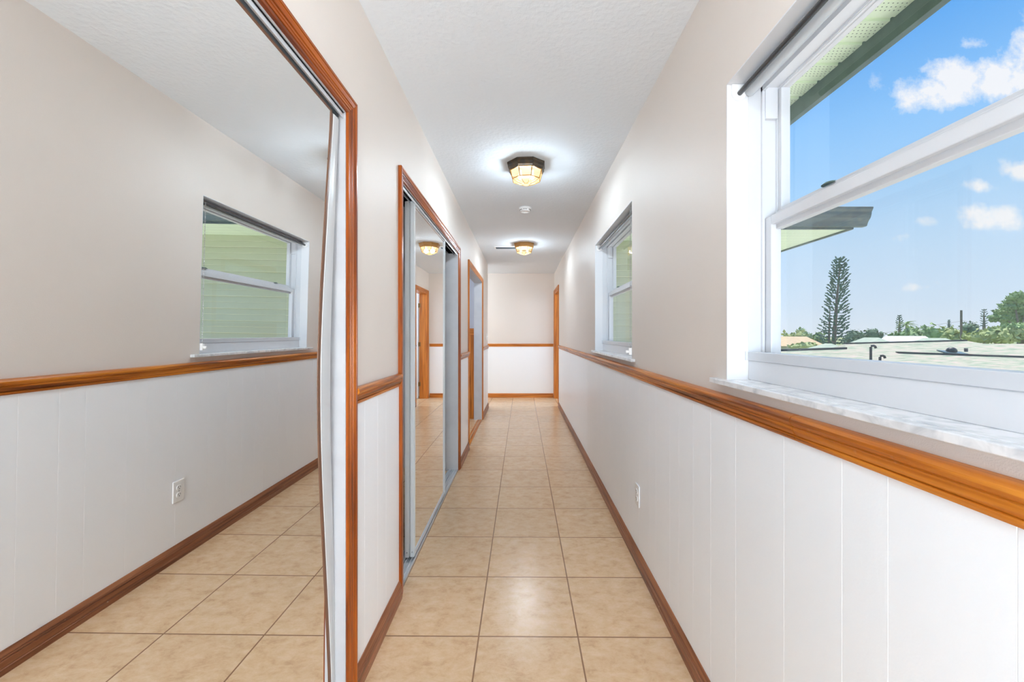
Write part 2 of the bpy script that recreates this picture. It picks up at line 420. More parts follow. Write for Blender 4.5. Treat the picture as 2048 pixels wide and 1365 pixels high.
# ------------------------------------------------------------------ dimensions
XR, XL, H = 0.634, -0.583, 2.44
XRO = 0.79; XLO = -0.698
YB, YE = -2.6, 8.02
WIN = [(0.075, 1.265), (2.351, 3.54)]
WZ0, WZ1 = 1.088, 2.018
DOOR_R = (7.05, 7.90, 2.038)
CL1 = (-0.62, 1.349, 1.978); CL2 = (1.977, 3.722, 1.984); OPN = (4.455, 5.925, 1.995)
YLE = 6.94


def wall_y(mb, x0, x1, y0, y1, z0, z1, holes):
    """wall running along y with rectangular holes (ya, yb, za, zb)"""
    y = y0
    for (ya, yb, za, zb) in sorted(holes):
        mb.box(x0, x1, y, ya, z0, z1)
        if za > z0: mb.box(x0, x1, ya, yb, z0, za)
        if zb < z1: mb.box(x0, x1, ya, yb, zb, z1)
        y = yb
    mb.box(x0, x1, y, y1, z0, z1)
    return mb


# --- floor, ceiling
struct(MB().box(-4.5, XRO, YB, 8.3, -0.12, 0).box(XRO, 3.0, 6.62, 8.3, -0.12, 0).build('floor', 'floor_tile'), 'beige square ceramic tile floor with tan grout lines', 'floor')
struct(MB().box(-4.5, XRO, YB, 8.3, H, H + 0.12).box(XRO, 3.0, 6.62, 8.3, H, H + 0.12).build('ceiling', 'ceiling_paint'), 'white knockdown textured ceiling over the hallway', 'ceiling')

# --- right wall
wr = wall_y(MB(), XR, XRO, YB, YE, 0, H, [(a, b, WZ0, WZ1) for a, b in WIN] + [(DOOR_R[0], DOOR_R[1], 0, DOOR_R[2])]).build('wall_right', 'upper_paint')
struct(wr, 'beige painted upper wall on the right with two windows', 'wall')
# --- end wall
we = MB().box(-4.5, XR + 0.0, YE, YE + 0.12, 0, H).build('wall_end', 'upper_paint')
struct(we, 'beige wall closing the far end of the hallway', 'wall')
# --- left wall
holes = [(CL1[0], CL1[1], 0, CL1[2]), (CL2[0], CL2[1], 0, CL2[2]), (OPN[0], OPN[1], 0, OPN[2])]
wl = wall_y(MB(), XLO, XL, YB, YLE, 0, H, holes).build('wall_left', 'upper_paint')
struct(wl, 'beige painted left wall holding the closets and doorway', 'wall')
# --- behind the camera and side rooms
struct(MB().box(XLO, XRO, YB - 0.12, YB, 0, H).build('wall_back', 'upper_paint'), 'beige wall behind the camera', 'wall')

# room shells out of sight lines
rb = MB()
rb.box(-4.5, XLO, YLE - 0.12, YLE, 0, H)                 # side passage near wall
rb.box(-4.62, -4.5, YLE - 0.12, YE, 0, H)                # side passage end
struct(rb.build('wall_passage', 'upper_paint'), 'beige wall of the side passage at the far left', 'wall')
rb = MB(); rb.box(-3.6, XLO, 6.02, 6.12, 0, H); rb.box(-3.7, -3.6, 4.1, 6.12, 0, H); rb.box(-3.6, XLO, 4.1, 4.2, 0, H)
struct(rb.build('wall_side_room', 'room_blue'), 'grey blue wall seen through the left doorway', 'wall')
rb = MB(); rb.box(2.9, 3.0, 6.7, 8.25, 0, H); rb.box(XRO, 3.0, 6.6, 6.7, 0, H); rb.box(XRO, 3.0, 8.2, 8.3, 0, H)
struct(rb.build('wall_bedroom', 'closet_white'), 'white wall of the room behind the far right door', 'wall')
rb = MB()
for a, b in ((CL1[0] - 0.1, CL1[1] + 0.12), (CL2[0] - 0.12, CL2[1] + 0.1)):
    rb.box(-1.36, -1.3, a, b, 0, H); rb.box(-1.3, XLO, a, a + 0.03, 0, H); rb.box(-1.3, XLO, b - 0.03, b, 0, H)
struct(rb.build('wall_closet', 'closet_white'), 'white inner walls of the two mirrored closets', 'wall')

# --- wainscot paneling with V grooves (parts of the walls)
GROOVES = []
y = -2.45
for k in range(9):
    for dlt in (0.0, 0.101, 0.279, 0.501, 0.66, 0.80, 0.935, 1.036):
        GROOVES.append(round(0.702 - 1.219 * 3 + 1.219 * k + dlt, 3))


def panel_strip(a, b, x_wall, dirx, z0=0.0, z1=1.02, t=0.004):
    """grooved sheet on a wall running along y, from y=a to b"""
    pr = [(a, 0.0)] ; pts = [(a, t)]
    for gy in GROOVES:
        if a + 0.02 < gy < b - 0.02:
            pts += [(gy - 0.0008, t), (gy, t - 0.0005), (gy + 0.0008, t)]
    pts += [(b, t), (b, 0.0)]
    poly = pr + pts
    bot = [(x_wall + dirx * q, p, z0) for p, q in poly]; top = [(x_wall + dirx * q, p, z1) for p, q in poly]
    n = len(poly); m_ = MB(); bb = 0
    m_.v = bot + top
    for j in range(n - 1):
        m_.f.append((j, j + 1, n + j + 1, n + j)); m_.mi.append(0)
    m_.f.append(tuple(range(n, 2 * n))); m_.mi.append(0)
    return m_


def merge(lst):
    r = MB()
    for q in lst:
        b = len(r.v); r.v += q.v; r.f += [tuple(i + b for i in f) for f in q.f]; r.mi += q.mi
    return r


CW = 0.057   # casing width
RSEG = [(YB, DOOR_R[0] - CW)]
LSEG = [(YB, CL1[0] - CW), (CL1[1] + CW, CL2[0] - CW), (CL2[1] + CW, OPN[0] - CW), (OPN[1] + CW, YLE)]
tag(merge([panel_strip(a, b, XR, -1) for a, b in RSEG]).build('wainscot', 'white_paint', wr), 'white grooved panelling below the chair rail')
tag(merge([panel_strip(a, b, XL, 1) for a, b in LSEG]).build('wainscot', 'white_paint', wl), 'white grooved panelling below the chair rail')
q = MB()
q.box(-4.5, XR - 0.02, YE - 0.004, YE, 0, 1.02)
tag(q.build('wainscot', 'white_paint', we), 'white panelling below the chair rail')


# --- mouldings
def run_y(mb, prof, a, b, x_wall, dirx):
    """prof: list of (t, z) swept from y=a to b"""
    mb.loft([[(x_wall + dirx * t_, a, z_) for t_, z_ in prof], [(x_wall + dirx * t_, b, z_) for t_, z_ in prof]])


def run_x(mb, prof, a, b, y_wall, diry):
    mb.loft([[(a, y_wall + diry * t_, z_) for t_, z_ in prof], [(b, y_wall + diry * t_, z_) for t_, z_ in prof]])


RAIL = [(0, 1.001), (0.010, 1.001), (0.0125, 1.006), (0.0125, 1.011), (0.009, 1.0125), (0.012, 1.015), (0.0165, 1.024), (0.0175, 1.031), (0.0155, 1.0335),
        (0.020, 1.037), (0.0235, 1.044), (0.0235, 1.050), (0.020, 1.056), (0.014, 1.0585), (0, 1.059)]
BASE = [(0, 0), (0.016, 0), (0.016, 0.022), (0.0115, 0.0245), (0.0135, 0.027), (0.0135, 0.050), (0.0095, 0.052), (0.0125, 0.055), (0.012, 0.060), (0.0085, 0.062), (0.0115, 0.065), (0.009, 0.070), (0.007, 0.078), (0.004, 0.083), (0, 0.083)]

m_ = MB(); run_y(m_, BASE, YB, DOOR_R[0] - CW, XR - 0.004, -1)
struct(m_.build('baseboard_right', 'base_y', smooth=25), 'scuffed brown wooden baseboard along the right wall', 'baseboard')
m_ = MB()
for a, b in LSEG: run_y(m_, BASE, a, b, XL + 0.004, 1)
struct(m_.build('baseboard_left', 'base_y', smooth=25), 'brown wooden baseboard pieces between the left wall openings', 'baseboard')
m_ = MB(); run_x(m_, BASE, -4.5, XR - 0.018, YE - 0.004, -1)
struct(m_.build('baseboard_end', 'base_x', smooth=25), 'orange brown baseboard along the far end wall', 'baseboard')
m_ = MB(); run_y(m_, RAIL, YB, 0.93, XR, -1); run_y(m_, RAIL, 0.932, DOOR_R[0] - CW + 0.01, XR, -1)
struct(m_.build('trim_1', 'rail_y', smooth=25), 'glossy brown wooden chair rail along the right wall', 'chair rail')
m_ = MB()
for a, b in LSEG: run_y(m_, RAIL, a, b + (0.012 if b > 6 else 0), XL, 1)
struct(m_.build('trim_2', 'rail_y', smooth=25), 'brown wooden chair rail pieces on the left wall', 'chair rail')
m_ = MB(); run_x(m_, RAIL, -4.5, XR - 0.018, YE, -1)
struct(m_.build('trim_3', 'oak_x', smooth=25), 'orange wooden chair rail across the far end wall', 'chair rail')

CAS = [(0.0, 0.0), (0.0, 0.006), (0.004, 0.009), (0.011, 0.0095), (0.0125, 0.005), (0.014, 0.0105), (0.020, 0.0115), (0.0215, 0.0075), (0.023, 0.012), (0.028, 0.0125), (0.030, 0.008), (0.032, 0.0135),
       (0.044, 0.017), (0.0458, 0.012), (0.0475, 0.0175), (0.055, 0.0175), (0.057, 0.0155), (0.057, 0.0)]


def casing(name, a, b, z1, x_wall, dirx, mats, label, legs=(1, 1)):
    mb = MB(); rows = []
    n = len(CAS)
    def P(kind, w, t_):
        x = x_wall + dirx * t_
        return {'lb': (x, a - w, 0), 'lt': (x, a - w, z1 + w), 'rt': (x, b + w, z1 + w), 'rb': (x, b + w, 0)}[kind]
    R = {k: [P(k, w, t_) for w, t_ in CAS] for k in ('lb', 'lt', 'rt', 'rb')}
    mb.cur = 0
    if legs[0]: mb.loft([R['lb'], R['lt']])
    if legs[1]: mb.loft([R['rt'], R['rb']])
    mb.cur = 1
    mb.loft([R['lt'], R['rt']])
    return struct(mb.build(name, mats, smooth=25), label, 'door casing')


casing('trim_4', CL1[0], CL1[1], CL1[2], XL, 1, ['wood_z', 'wood_y'], 'brown fluted wooden casing round the nearest mirrored closet')
casing('trim_5', CL2[0], CL2[1], CL2[2], XL, 1, ['wood_z', 'wood_y'], 'brown fluted wooden casing round the second mirrored closet')
casing('trim_6', OPN[0], OPN[1], OPN[2], XL, 1, ['oak_z', 'oak_y'], 'orange wooden casing round the open left doorway')
cs = casing('trim_7', DOOR_R[0], DOOR_R[1], DOOR_R[2], XR, -1, ['oak_z', 'oak_y'], 'bright orange casing round the far right door')

# jamb liners of openings
def liner(name, a, b, z1, x0, x1, matn, label, t=0.012):
    mb = MB(); mb.box(x0, x1, a, a + t, 0, z1); mb.box(x0, x1, b - t, b, 0, z1); mb.box(x0, x1, a + t, b - t, z1 - t, z1)
    return struct(mb.build(name, matn), label, 'door jamb')


liner('trim_8', CL1[0], CL1[1], CL1[2], XLO, XL + 0.001, 'jamb_grey', 'pale grey painted jamb of the nearest closet', 0.004)
liner('trim_9', CL2[0], CL2[1], CL2[2], XLO, XL + 0.001, 'jamb_grey', 'pale grey painted jamb of the second closet', 0.004)
liner('trim_10', OPN[0], OPN[1], OPN[2], XLO, XL + 0.001, 'jamb_grey', 'pale grey painted jamb of the open left doorway', 0.004)
liner('trim_11', DOOR_R[0], DOOR_R[1], DOOR_R[2], XR, XRO, 'oak_z', 'orange wooden jamb of the far right door', 0.018)

# room wainscot seen through the left doorway
q = MB(); q.box(-3.6, XLO, 6.004, 6.02, 0, 1.23)
struct(q.build('trim_12', 'oak_z'), 'brown wood panelling seen through the left doorway', 'panelling')
q = MB(); q.box(-3.6, XLO, 5.995, 6.02, 1.23, 1.33)
struct(q.build('trim_13', 'oak_x'), 'orange wooden cap board over the panelling in the doorway', 'panelling')
# threshold in the doorway
q = MB(); q.box(XL - 0.03, XL + 0.0, OPN[0] + 0.004, OPN[1] - 0.004, 0, 0.006); q.box(XL - 0.062, XL - 0.045, OPN[0] + 0.004, OPN[1] - 0.004, 0, 0.006)
struct(q.build('trim_14', 'oak_y'), 'wooden threshold strips on the floor of the left doorway', 'threshold')

# --- far right door, swung into the room
d1 = bpy.data.objects.new('door_1', None); COL.objects.link(d1); d1.location = (XRO + 0.01, 7.875, 0)
struct(d1, 'white door standing open at the far right', 'door')
q = MB(); q.box(XRO + 0.01, XRO + 0.77, 7.84, 7.875, 0.008, 2.02)
slab = q.build('door_slab', 'trim_white', d1, bevel=0.002)
for z in (0.28, 1.05, 1.80):
    q = MB(); q.box(XRO - 0.03, XRO + 0.012, 7.879, 7.883, z - 0.04, z + 0.04); q.tube([(XRO + 0.012, 7.87, z - 0.045), (XRO + 0.012, 7.87, z + 0.045)], 0.006)
    q.build('hinge', 'hinge_brass', d1)
q = MB(); q.tube([(XRO + 0.71, 7.842, 0.95), (XRO + 0.71, 7.79, 0.95)], [0.012, 0.012]); q.blob((XRO + 0.71, 7.775, 0.95), (0.027, 0.022, 0.027))
q.build('door_knob', 'brass', d1, smooth=40)

# ------------------------------------------------------------------ windows
def window(idx, a, b, label):
    w = bpy.data.objects.new('window_%d' % idx, None); COL.objects.link(w); w.location = (0.75, (a + b) / 2, WZ0)
    struct(w, label, 'window')
    Z0, Z1 = 1.104, WZ1
    # painted return (side, head, apron)
    q = MB()
    q.box(XR, 0.7, a, a + 0.003, Z0, Z1); q.box(XR, 0.7, b - 0.003, b, Z0, Z1); q.box(XR, 0.7, a, b, Z1 - 0.003, Z1)
    q.build('painted_return', 'trim_white', w)
    q = MB(); q.box(0.70, 0.715, a + 0.003, b - 0.003, Z0, 1.1635)
    q.build('apron', 'trim_white', w, bevel=0.002)
    # outer frame
    q = MB()
    q.box(0.70, XRO, a, a + 0.004, 1.16, Z1); q.box(0.70, XRO, b - 0.004, b, 1.16, Z1)
    for s_, e_ in ((a + 0.004, a + 0.012), (b - 0.012, b - 0.004)):
        q.box(0.738, 0.746, s_, e_, 1.16, Z1 - 0.004); q.box(0.783, 0.789, s_, e_, 1.16, Z1 - 0.004)
    q.box(0.70, 0.738, a + 0.004, b - 0.004, Z1 - 0.012, Z1 - 0.003)
    q.box(0.738, 0.746, a + 0.004, b - 0.004, Z1 - 0.026, Z1 - 0.003)
    q.box(0.746, 0.783, a + 0.004, b - 0.004, Z1 - 0.018, Z1 - 0.003)
    q.box(0.783, 0.81, a + 0.004, b - 0.004, Z1 - 0.024, Z1 - 0.003)
    q.box(0.746, 0.783, a + 0.004, b - 0.004, 1.16, 1.168)
    q.build('frame', 'vinyl', w)
    # channel block near the top of the side tracks
    q = MB(); q.box(0.746, 0.783, b - 0.016, b - 0.004, 1.905, Z1 - 0.018); q.box(0.746, 0.783, a + 0.004, a + 0.016, 1.905, Z1 - 0.018)
    q.build('track_stop', 'vinyl', w)
    # sill track flange
    q = MB(); q.box(0.697, 0.738, a + 0.006, b - 0.006, 1.1635, 1.190)
    fl = q.build('sill_flange', 'vinyl', w, bevel=0.0015)
    q = MB(); q.box(0.690, 0.72, b - 0.0055, b - 0.0005, 1.1635, 1.192); q.box(0.690, 0.72, a + 0.0005, a + 0.0055, 1.1635, 1.192)
    q.build('end_cap', 'vinyl', w)
    # upper sash
    up = MB()
    ya, yb = a + 0.014, b - 0.014
    up.box(0.785, 0.812, ya, ya + 0.016, 1.60, Z1 - 0.006); up.box(0.785, 0.812, yb - 0.016, yb, 1.60, Z1 - 0.006)
    up.box(0.785, 0.812, ya + 0.016, yb - 0.016, Z1 - 0.026, Z1 - 0.006); up.box(0.787, 0.812, ya + 0.016, yb - 0.016, 1.600, 1.6305)
    us = up.build('upper_sash', 'vinyl', w, bevel=0.0012)
    tl = 0.016 if idx == 2 else 0.0      # far window's upper pane skewed to bring the lamp's reflection into it
    y0_, y1_ = ya + 0.016, yb - 0.016
    MB().loft([[(0.7925 + tl, y0_, z), (0.7955 + tl, y0_, z), (0.7955 - tl, y1_, z), (0.7925 - tl, y1_, z)] for z in (1.6305, Z1 - 0.026)]).build('pane', 'glass', us)
    # lower sash
    lo = MB()
    ya, yb = a + 0.008, b - 0.008
    lo.box(0.748, 0.778, ya, ya + 0.032, 1.17, 1.60); lo.box(0.748, 0.778, yb - 0.032, yb, 1.17, 1.60)
    lo.box(0.748, 0.772, ya + 0.032, yb - 0.032, 1.574, 1.6015); lo.box(0.7625, 0.7835, ya + 0.032, yb - 0.032, 1.560, 1.612)
    lo.box(0.748, 0.778, ya + 0.032, yb - 0.032, 1.17, 1.181)
    ls = lo.build('lower_sash', 'vinyl', w, bevel=0.0015)
    MB().box(0.766, 0.769, ya + 0.03, yb - 0.03, 1.181, 1.562).build('pane', 'glass', ls)
    for yl in (a + 0.22, b - 0.22):
        q = MB(); q.tube([(0.792, yl, 1.628), (0.792, yl, 1.634)], [0.022, 0.014], 14)
        q.build('sash_lock', 'fascia_dark', ls)
    # insect screen
    MB().box(0.8125, 0.8135, a + 0.012, b - 0.012, 1.165, 1.62).build('insect_screen', 'screen', w)
    # marble stool
    q = MB(); q.box(0.612, 0.7, a - 0.065, b + 0.065, 1.088, 1.1035)
    return w, q


w1, s1 = window(1, *WIN[0], 'large white vinyl single hung window at the near right')
w2, s2 = window(2, *WIN[1], 'smaller looking white vinyl window farther down the right wall')
for k, (w, q, nm) in enumerate(((w1, s1, 'near'), (w2, s2, 'far'))):
    a, b = WIN[k]
    q = MB(); q.box(0.610, XR, a - 0.065, b + 0.065, 1.088, 1.1035); q.box(XR, 0.712, a, b, 1.088, 1.1042)
    q.build('marble_sill', 'marble', w, bevel=0.002)


# roller shades
def shade(a, b, label, chain_y):
    r = thing('roller_shade', label, 'roller shade', (0.69, (a + b) / 2, 1.98), 'rolled up roller shades')
    q = MB(); q.tube([(0.7, a + 0.012, 1.992), (0.7, b - 0.012, 1.992)], 0.0165, 20)
    q.build('shade_roll', 'roller_grey', r, smooth=50)
    q = MB(); q.tube([(0.668, a + 0.014, 1.984), (0.668, b - 0.014, 1.984)], 0.008, 16)
    q.build('hem_bar', 'roller_dark', r, smooth=50)
    for yy in (a + 0.006, b - 0.006):
        q = MB()
        ring = [(0.668 + 0.022 * math.cos(t_), 0.022 * math.sin(t_)) for t_ in [PI + PI * i / 10 for i in range(11)]]
        ring = [(0.646, 0.028), ] + ring + [(0.690, 0.028)]
        q.loft([[(x, yy - 0.005, 1.986 + z) for x, z in ring], [(x, yy + 0.005, 1.986 + z) for x, z in ring]])
        q.tube([(0.668, yy - 0.008, 1.984), (0.668, yy + 0.006, 1.984)], 0.012, 16)
        q.build('bracket', 'plastic_white', r, smooth=40, bevel=0.0008)
    if chain_y:
        q = MB(); z = 1.975
        while z > 1.15:
            for xx in (0.626, 0.630):
                q.blob((xx, chain_y, z), (0.0022, 0.0022, 0.0022), 4)
            z -= 0.009
        q.tube([(0.626, chain_y, 1.975), (0.626, chain_y, 1.15)], 0.0006, 5)
        q.build('bead_chain', 'steel', r, smooth=60)
        q = MB(); q.box(0.618, 0.634, chain_y - 0.008, chain_y + 0.008, 1.125, 1.165); q.box(0.600, 0.62, chain_y - 0.005, chain_y + 0.005, 1.135, 1.15)
        q.build('chain_guide', 'plastic_white', r, bevel=0.002)
    return r


shade(*WIN[0], 'rolled up grey roller shade in the top of the near right window', None)
shade(*WIN[1], 'rolled up roller shade with bead chain in the far right window', 2.362)

# ------------------------------------------------------------------ closets
def track(name_lbl, a, b, z1, label_b, label_t):
    q = MB()
    q.box(-0.672, -0.586, a + 0.004, b - 0.004, 0, 0.004)
    for x in (-0.588, -0.606, -0.628, -0.640, -0.670): q.box(x - 0.002, x + 0.002, a + 0.004, b - 0.004, 0.003, 0.014)
    tag(q.build('bottom_track', 'alu'), label_b, 'door track')
    q = MB()
    q.box(-0.672, -0.586, a + 0.004, b - 0.004, z1 - 0.004, z1 - 0.001)
    q.box(-0.591, -0.587, a + 0.004, b - 0.004, z1 - 0.022, z1 - 0.0095)
    q.box(-0.618, -0.615, a + 0.004, b - 0.004, z1 - 0.016, z1 - 0.004)
    q.box(-0.672, -0.668, a + 0.004, b - 0.004, z1 - 0.02, z1 - 0.004)
    q.cur = 1; q.box(-0.5925, -0.5885, a + 0.004, b - 0.004, z1 - 0.0095, z1 - 0.004)  # dark strip painted in for the shaded gap above the track lip
    tag(q.build('top_track', ['alu', 'dark']), label_t, 'door track')


track('', CL1[0], CL1[1], CL1[2], 'metal floor track under the nearest mirrored closet door', 'metal head track above the nearest mirrored closet door')
track('', CL2[0], CL2[1], CL2[2], 'two-rail metal floor track of the second closet', 'metal head track of the second closet')

# --- nearest mirror door: bowed stile on its far edge
yM0 = -0.55
def interp(z, tab):
    tab = sorted(tab)
    if z <= tab[0][0]: return tab[0][1]
    for (z0, v0), (z1, v1) in zip(tab, tab[1:]):
        if z <= z1:
            k = (z - z0) / (z1 - z0); return v0 + (v1 - v0) * k
    return tab[-1][1]


XM = 0.603
INNER = []
for py, px in ((230, 658), (280, 656), (400, 650), (600, 641), (740, 637.7), (880, 640.2), (980, 644.6), (1200, 657), (1300, 662.3), (1365, 665.3)):
    y_ = F * XM / (1044 - px); INNER.append((EYE - (py - 669) * y_ / F, y_))
OUTER = []
for py, px in ((230, 673.7), (600, 664), (740, 661.8), (880, 662.9), (980, 665.5), (1200, 671), (1300, 673.6), (1365, 675)):
    y_ = F * XM / (1044 - px); OUTER.append((EYE - (py - 669) * y_ / F, y_))
TILT = 0.010


def xm(z, y):
    """mirror glass plane, leaning a hair at the top and slightly bowed near its free edge"""
    k = max(0.0, min(1.0, (y + 0.55) / 1.85))
    return -(XM + 0.004 - TILT * (z - 1.0) + 0.003 * k * k * (1 - ((z - 1.05) / 1.0) ** 2))


def smooth_tab(tab, z):
    # gaussian smoothed lookup
    s_ = w_ = 0.0
    for i in range(-6, 7):
        ww = math.exp(-(i / 3.0) ** 2); s_ += ww * interp(z + i * 0.02, tab); w_ += ww
    return s_ / w_


md = thing('sliding_mirror_door', 'large near mirror door with a bowed vinyl edge, reflecting a window', 'mirror door', (-0.61, 0.4, 0.015), 'sliding mirror doors')
ZB, ZT = 0.03, 1.941
NZ, NY = 30, 14
zs = [ZB + (ZT - ZB) * i / NZ for i in range(NZ + 1)]
q = MB(); rows = []
for z in zs:
    ye = smooth_tab(INNER, z) + 0.004
    rows.append([(xm(z, yM0 + (ye - yM0) * j / NY), yM0 + (ye - yM0) * j / NY, z) for j in range(NY + 1)])
nv = NY + 1
for r_ in rows: q.v += r_
for r_ in rows: q.v += [(x - 0.004, y_, z_) for x, y_, z_ in r_]
off_ = len(rows) * nv
for i in range(NZ):
    for j in range(NY):
        a_ = i * nv + j
        q.f.append((a_, a_ + 1, a_ + nv + 1, a_ + nv)); q.mi.append(0)
        q.f.append((off_ + a_, off_ + a_ + nv, off_ + a_ + nv + 1, off_ + a_ + 1)); q.mi.append(0)
mir = q.build('mirror_glass', 'mirror', md)
mir.data.shade_smooth()


def stile(z_list, fa, fb, x_off, th, prof=None):
    """vertical strip between y=fa(z) and y=fb(z)"""
    rings = []
    for z in z_list:
        ya, yb = fa(z), fb(z)
        x0 = xm(z, ya) + x_off
        rings.append([(x0, ya, z), (x0 + th * 0.6, ya + 0.001, z), (x0 + th, ya + (yb - ya) * 0.3, z), (x0 + th, yb - (yb - ya) * 0.25, z), (x0 + th * 0.5, yb, z), (x0 - 0.014, yb, z), (x0 - 0.014, ya, z)])
    return MB().loft(rings)


fi = lambda z: smooth_tab(INNER, z)
fo = lambda z: smooth_tab(OUTER, z)
b1 = 0.0155
tag(stile(zs, fi, lambda z: fi(z) + b1, 0.001, 0.0015).build('edge_strip', 'edge_brown', md, smooth=40), 'thin brown strip edging the mirror glass')
tag(stile(zs, lambda z: fi(z) + b1, lambda z: fo(z) - 0.002, 0.0015, 0.003).build('bowed_stile', 'alu_white', md, smooth=40), 'bowed off-white vinyl stile')
# top rail and its brown strip
q = MB(); q.box(-0.612, -0.5985, yM0, fi(ZT) + 0.013, 1.938, 1.9515)
tag(q.build('edge_strip', 'edge_brown', md), 'thin brown strip along the top of the mirror glass')
q = MB(); q.box(-0.614, -0.598, yM0, fo(1.95), 1.9515, 1.963)
q.build('top_rail', 'grey_dark', md)
q = MB(); q.box(-0.612, -0.5965, yM0, fo(1.95), 1.9625, 1.966); q.build('top_bead', 'alu', md)
q = MB(); q.box(-0.614, -0.598, yM0, fo(0.05) - 0.003, 0.015, 0.036)
q.build('bottom_rail', 'alu_white', md)
# second (rear) panel edge
md2 = thing('sliding_mirror_door', 'rear near closet door, only its white edge shows beside the bowed mirror', 'mirror door', (-0.64, 0.9, 0.015), 'sliding mirror doors')
q = MB()
rings = []
for z in [0.016 + (1.955 - 0.016) * i / 20 for i in range(21)]:
    ye = fo(z) * 1.0 + 0.004
    rings.append([(-0.622, ye - 0.02, z), (-0.6165, ye, z), (-0.6165, ye + 0.020, z), (-0.622, ye + 0.030, z), (-0.650, ye + 0.030, z), (-0.650, ye - 0.02, z)])
q.loft(rings); q.build('stile', 'alu_white', md2, smooth=40)
q = MB(); q.box(-0.646, -0.64, 0.42, 1.29, 0.03, 1.94); q.build('mirror_glass', 'mirror', md2)
q = MB(); q.box(-0.65, -0.626, 0.40, 0.425, 0.016, 1.955); q.build('stile', 'alu_white', md2)
q = MB(); q.box(-0.65, -0.626, 0.425, 1.285, 1.94, 1.955); q.build('top_rail', 'alu_white', md2)


# --- second closet: two straight mirror doors
def mirror_door(a, b, xf, z1, label):
    d = thing('sliding_mirror_door', label, 'mirror door', (xf - 0.011, (a + b) / 2, 0.015), 'sliding mirror doors')
    xb = xf - 0.022
    for (s_, e_) in ((a, a + 0.021), (b - 0.021, b)):
        q = MB(); q.box(xb, xf, s_, e_, 0.018, z1); q.box(xf - 0.001, xf + 0.002, s_ + (0.012 if s_ == a else 0.002), s_ + (0.019 if s_ == a else 0.009), 0.018, z1)
        q.build('stile', 'alu_white', d, bevel=0.001)
    q = MB(); q.box(xb, xf, a + 0.021, b - 0.021, z1 - 0.022, z1); q.build('top_rail', 'alu', d, bevel=0.001)
    q = MB(); q.box(xb, xf, a + 0.021, b - 0.021, 0.018, 0.036); q.build('bottom_rail', 'alu_white', d, bevel=0.001)
    q = MB(); q.box(xf - 0.011, xf - 0.006, a + 0.019, b - 0.019, 0.035, z1 - 0.021); q.build('mirror_glass', 'mirror', d)
    for yy in (a + 0.06, b - 0.06):
        q = MB(); q.tube([(xb + 0.006, yy, 0.018), (xf - 0.006, yy, 0.018)], 0.012, 14); q.build('roller', 'dark', d)
    q = MB(); q.tube([(xf - 0.011, a - 0.0012, 0.045), (xf - 0.011, a + 0.001, 0.045)], 0.0045, 12); q.build('screw', 'steel', d)
    return d


mirror_door(2.243, 3.150, -0.593, 1.976, 'front mirror door of the second closet, reflecting the far ceiling lamp')
mirror_door(2.236, 3.145, -0.6205, 1.974, 'rear mirror door slid behind the second closet front door')

# ------------------------------------------------------------------ ceiling lamps
def octa(r, z, c, rot): return [(c[0] + r * math.cos(rot + k * PI / 4), c[1] + r * math.sin(rot + k * PI / 4), z) for k in range(8)]


def make_lamp(c, label, base_mat, rot, watts, R=0.140):
    o = thing('ceiling_lamp', label, 'ceiling light', (c[0], c[1], H), 'octagonal ceiling lamps')
    c3 = c
    prof = [(R, H), (R, H - 0.012), (R * 0.965, H - 0.016), (R * 0.965, H - 0.034), (R * 0.925, H - 0.040), (R * 0.89, H - 0.052)]
    q = MB(); rings = [octa(r, z, c3, rot) for r, z in prof] + [octa(R * 0.80, H - 0.052, c3, rot), octa(R * 0.80, H - 0.03, c3, rot)]
    q.loft(rings); q.build('base_pan', base_mat, o)
    r1, z1, r2, z2, r3, z3 = R * 0.84, H - 0.053, R * 0.72, H - 0.110, R * 0.2, H - 0.140
    A, B, Cc = octa(r1, z1, c3, rot), octa(r2, z2, c3, rot), octa(r3, z3, c3, rot)
    for k in range(8):
        k2 = (k + 1) % 8
        q = MB()
        q.face([A[k], A[k2], B[k2], B[k]])
        q.build('glass_pane', 'lamp_glass_upper', o)
        q = MB(); q.face([B[k], B[k2], Cc[k2], Cc[k]]); q.build('glass_pane', 'lamp_glass', o)
    q = MB()
    for k in range(8):
        k2 = (k + 1) % 8
        q.tube([A[k], B[k]], 0.0036, 6); q.tube([B[k], Cc[k]], 0.0026, 6); q.tube([B[k], B[k2]], 0.003, 6); q.tube([Cc[k], Cc[k2]], 0.002, 6); q.tube([A[k], A[k2]], 0.003, 6)
    q.build('brass_cage', 'brass', o)
    q = MB(); q.loft([octa(r3, z3, c3, rot), octa(r3 * 0.8, z3 - 0.003, c3, rot)]); q.build('bottom_cap', 'lamp_glass', o)
    for s_ in (-1, 1):
        q = MB(); q.blob((c[0] + s_ * 0.042, c[1], H - 0.085), (0.016, 0.016, 0.022), 8); q.tube([(c[0] + s_ * 0.042, c[1], H - 0.066), (c[0] + s_ * 0.042, c[1], H - 0.04)], 0.011)
        q.build('bulb', 'bulb_glow', o, smooth=60)
        l = lamp_light('bulb_light', (c[0] + s_ * 0.042, c[1], H - 0.085), watts / 2, 0.028)
        l.parent = o; l.location = (s_ * 0.042, 0, -0.095)
    return o


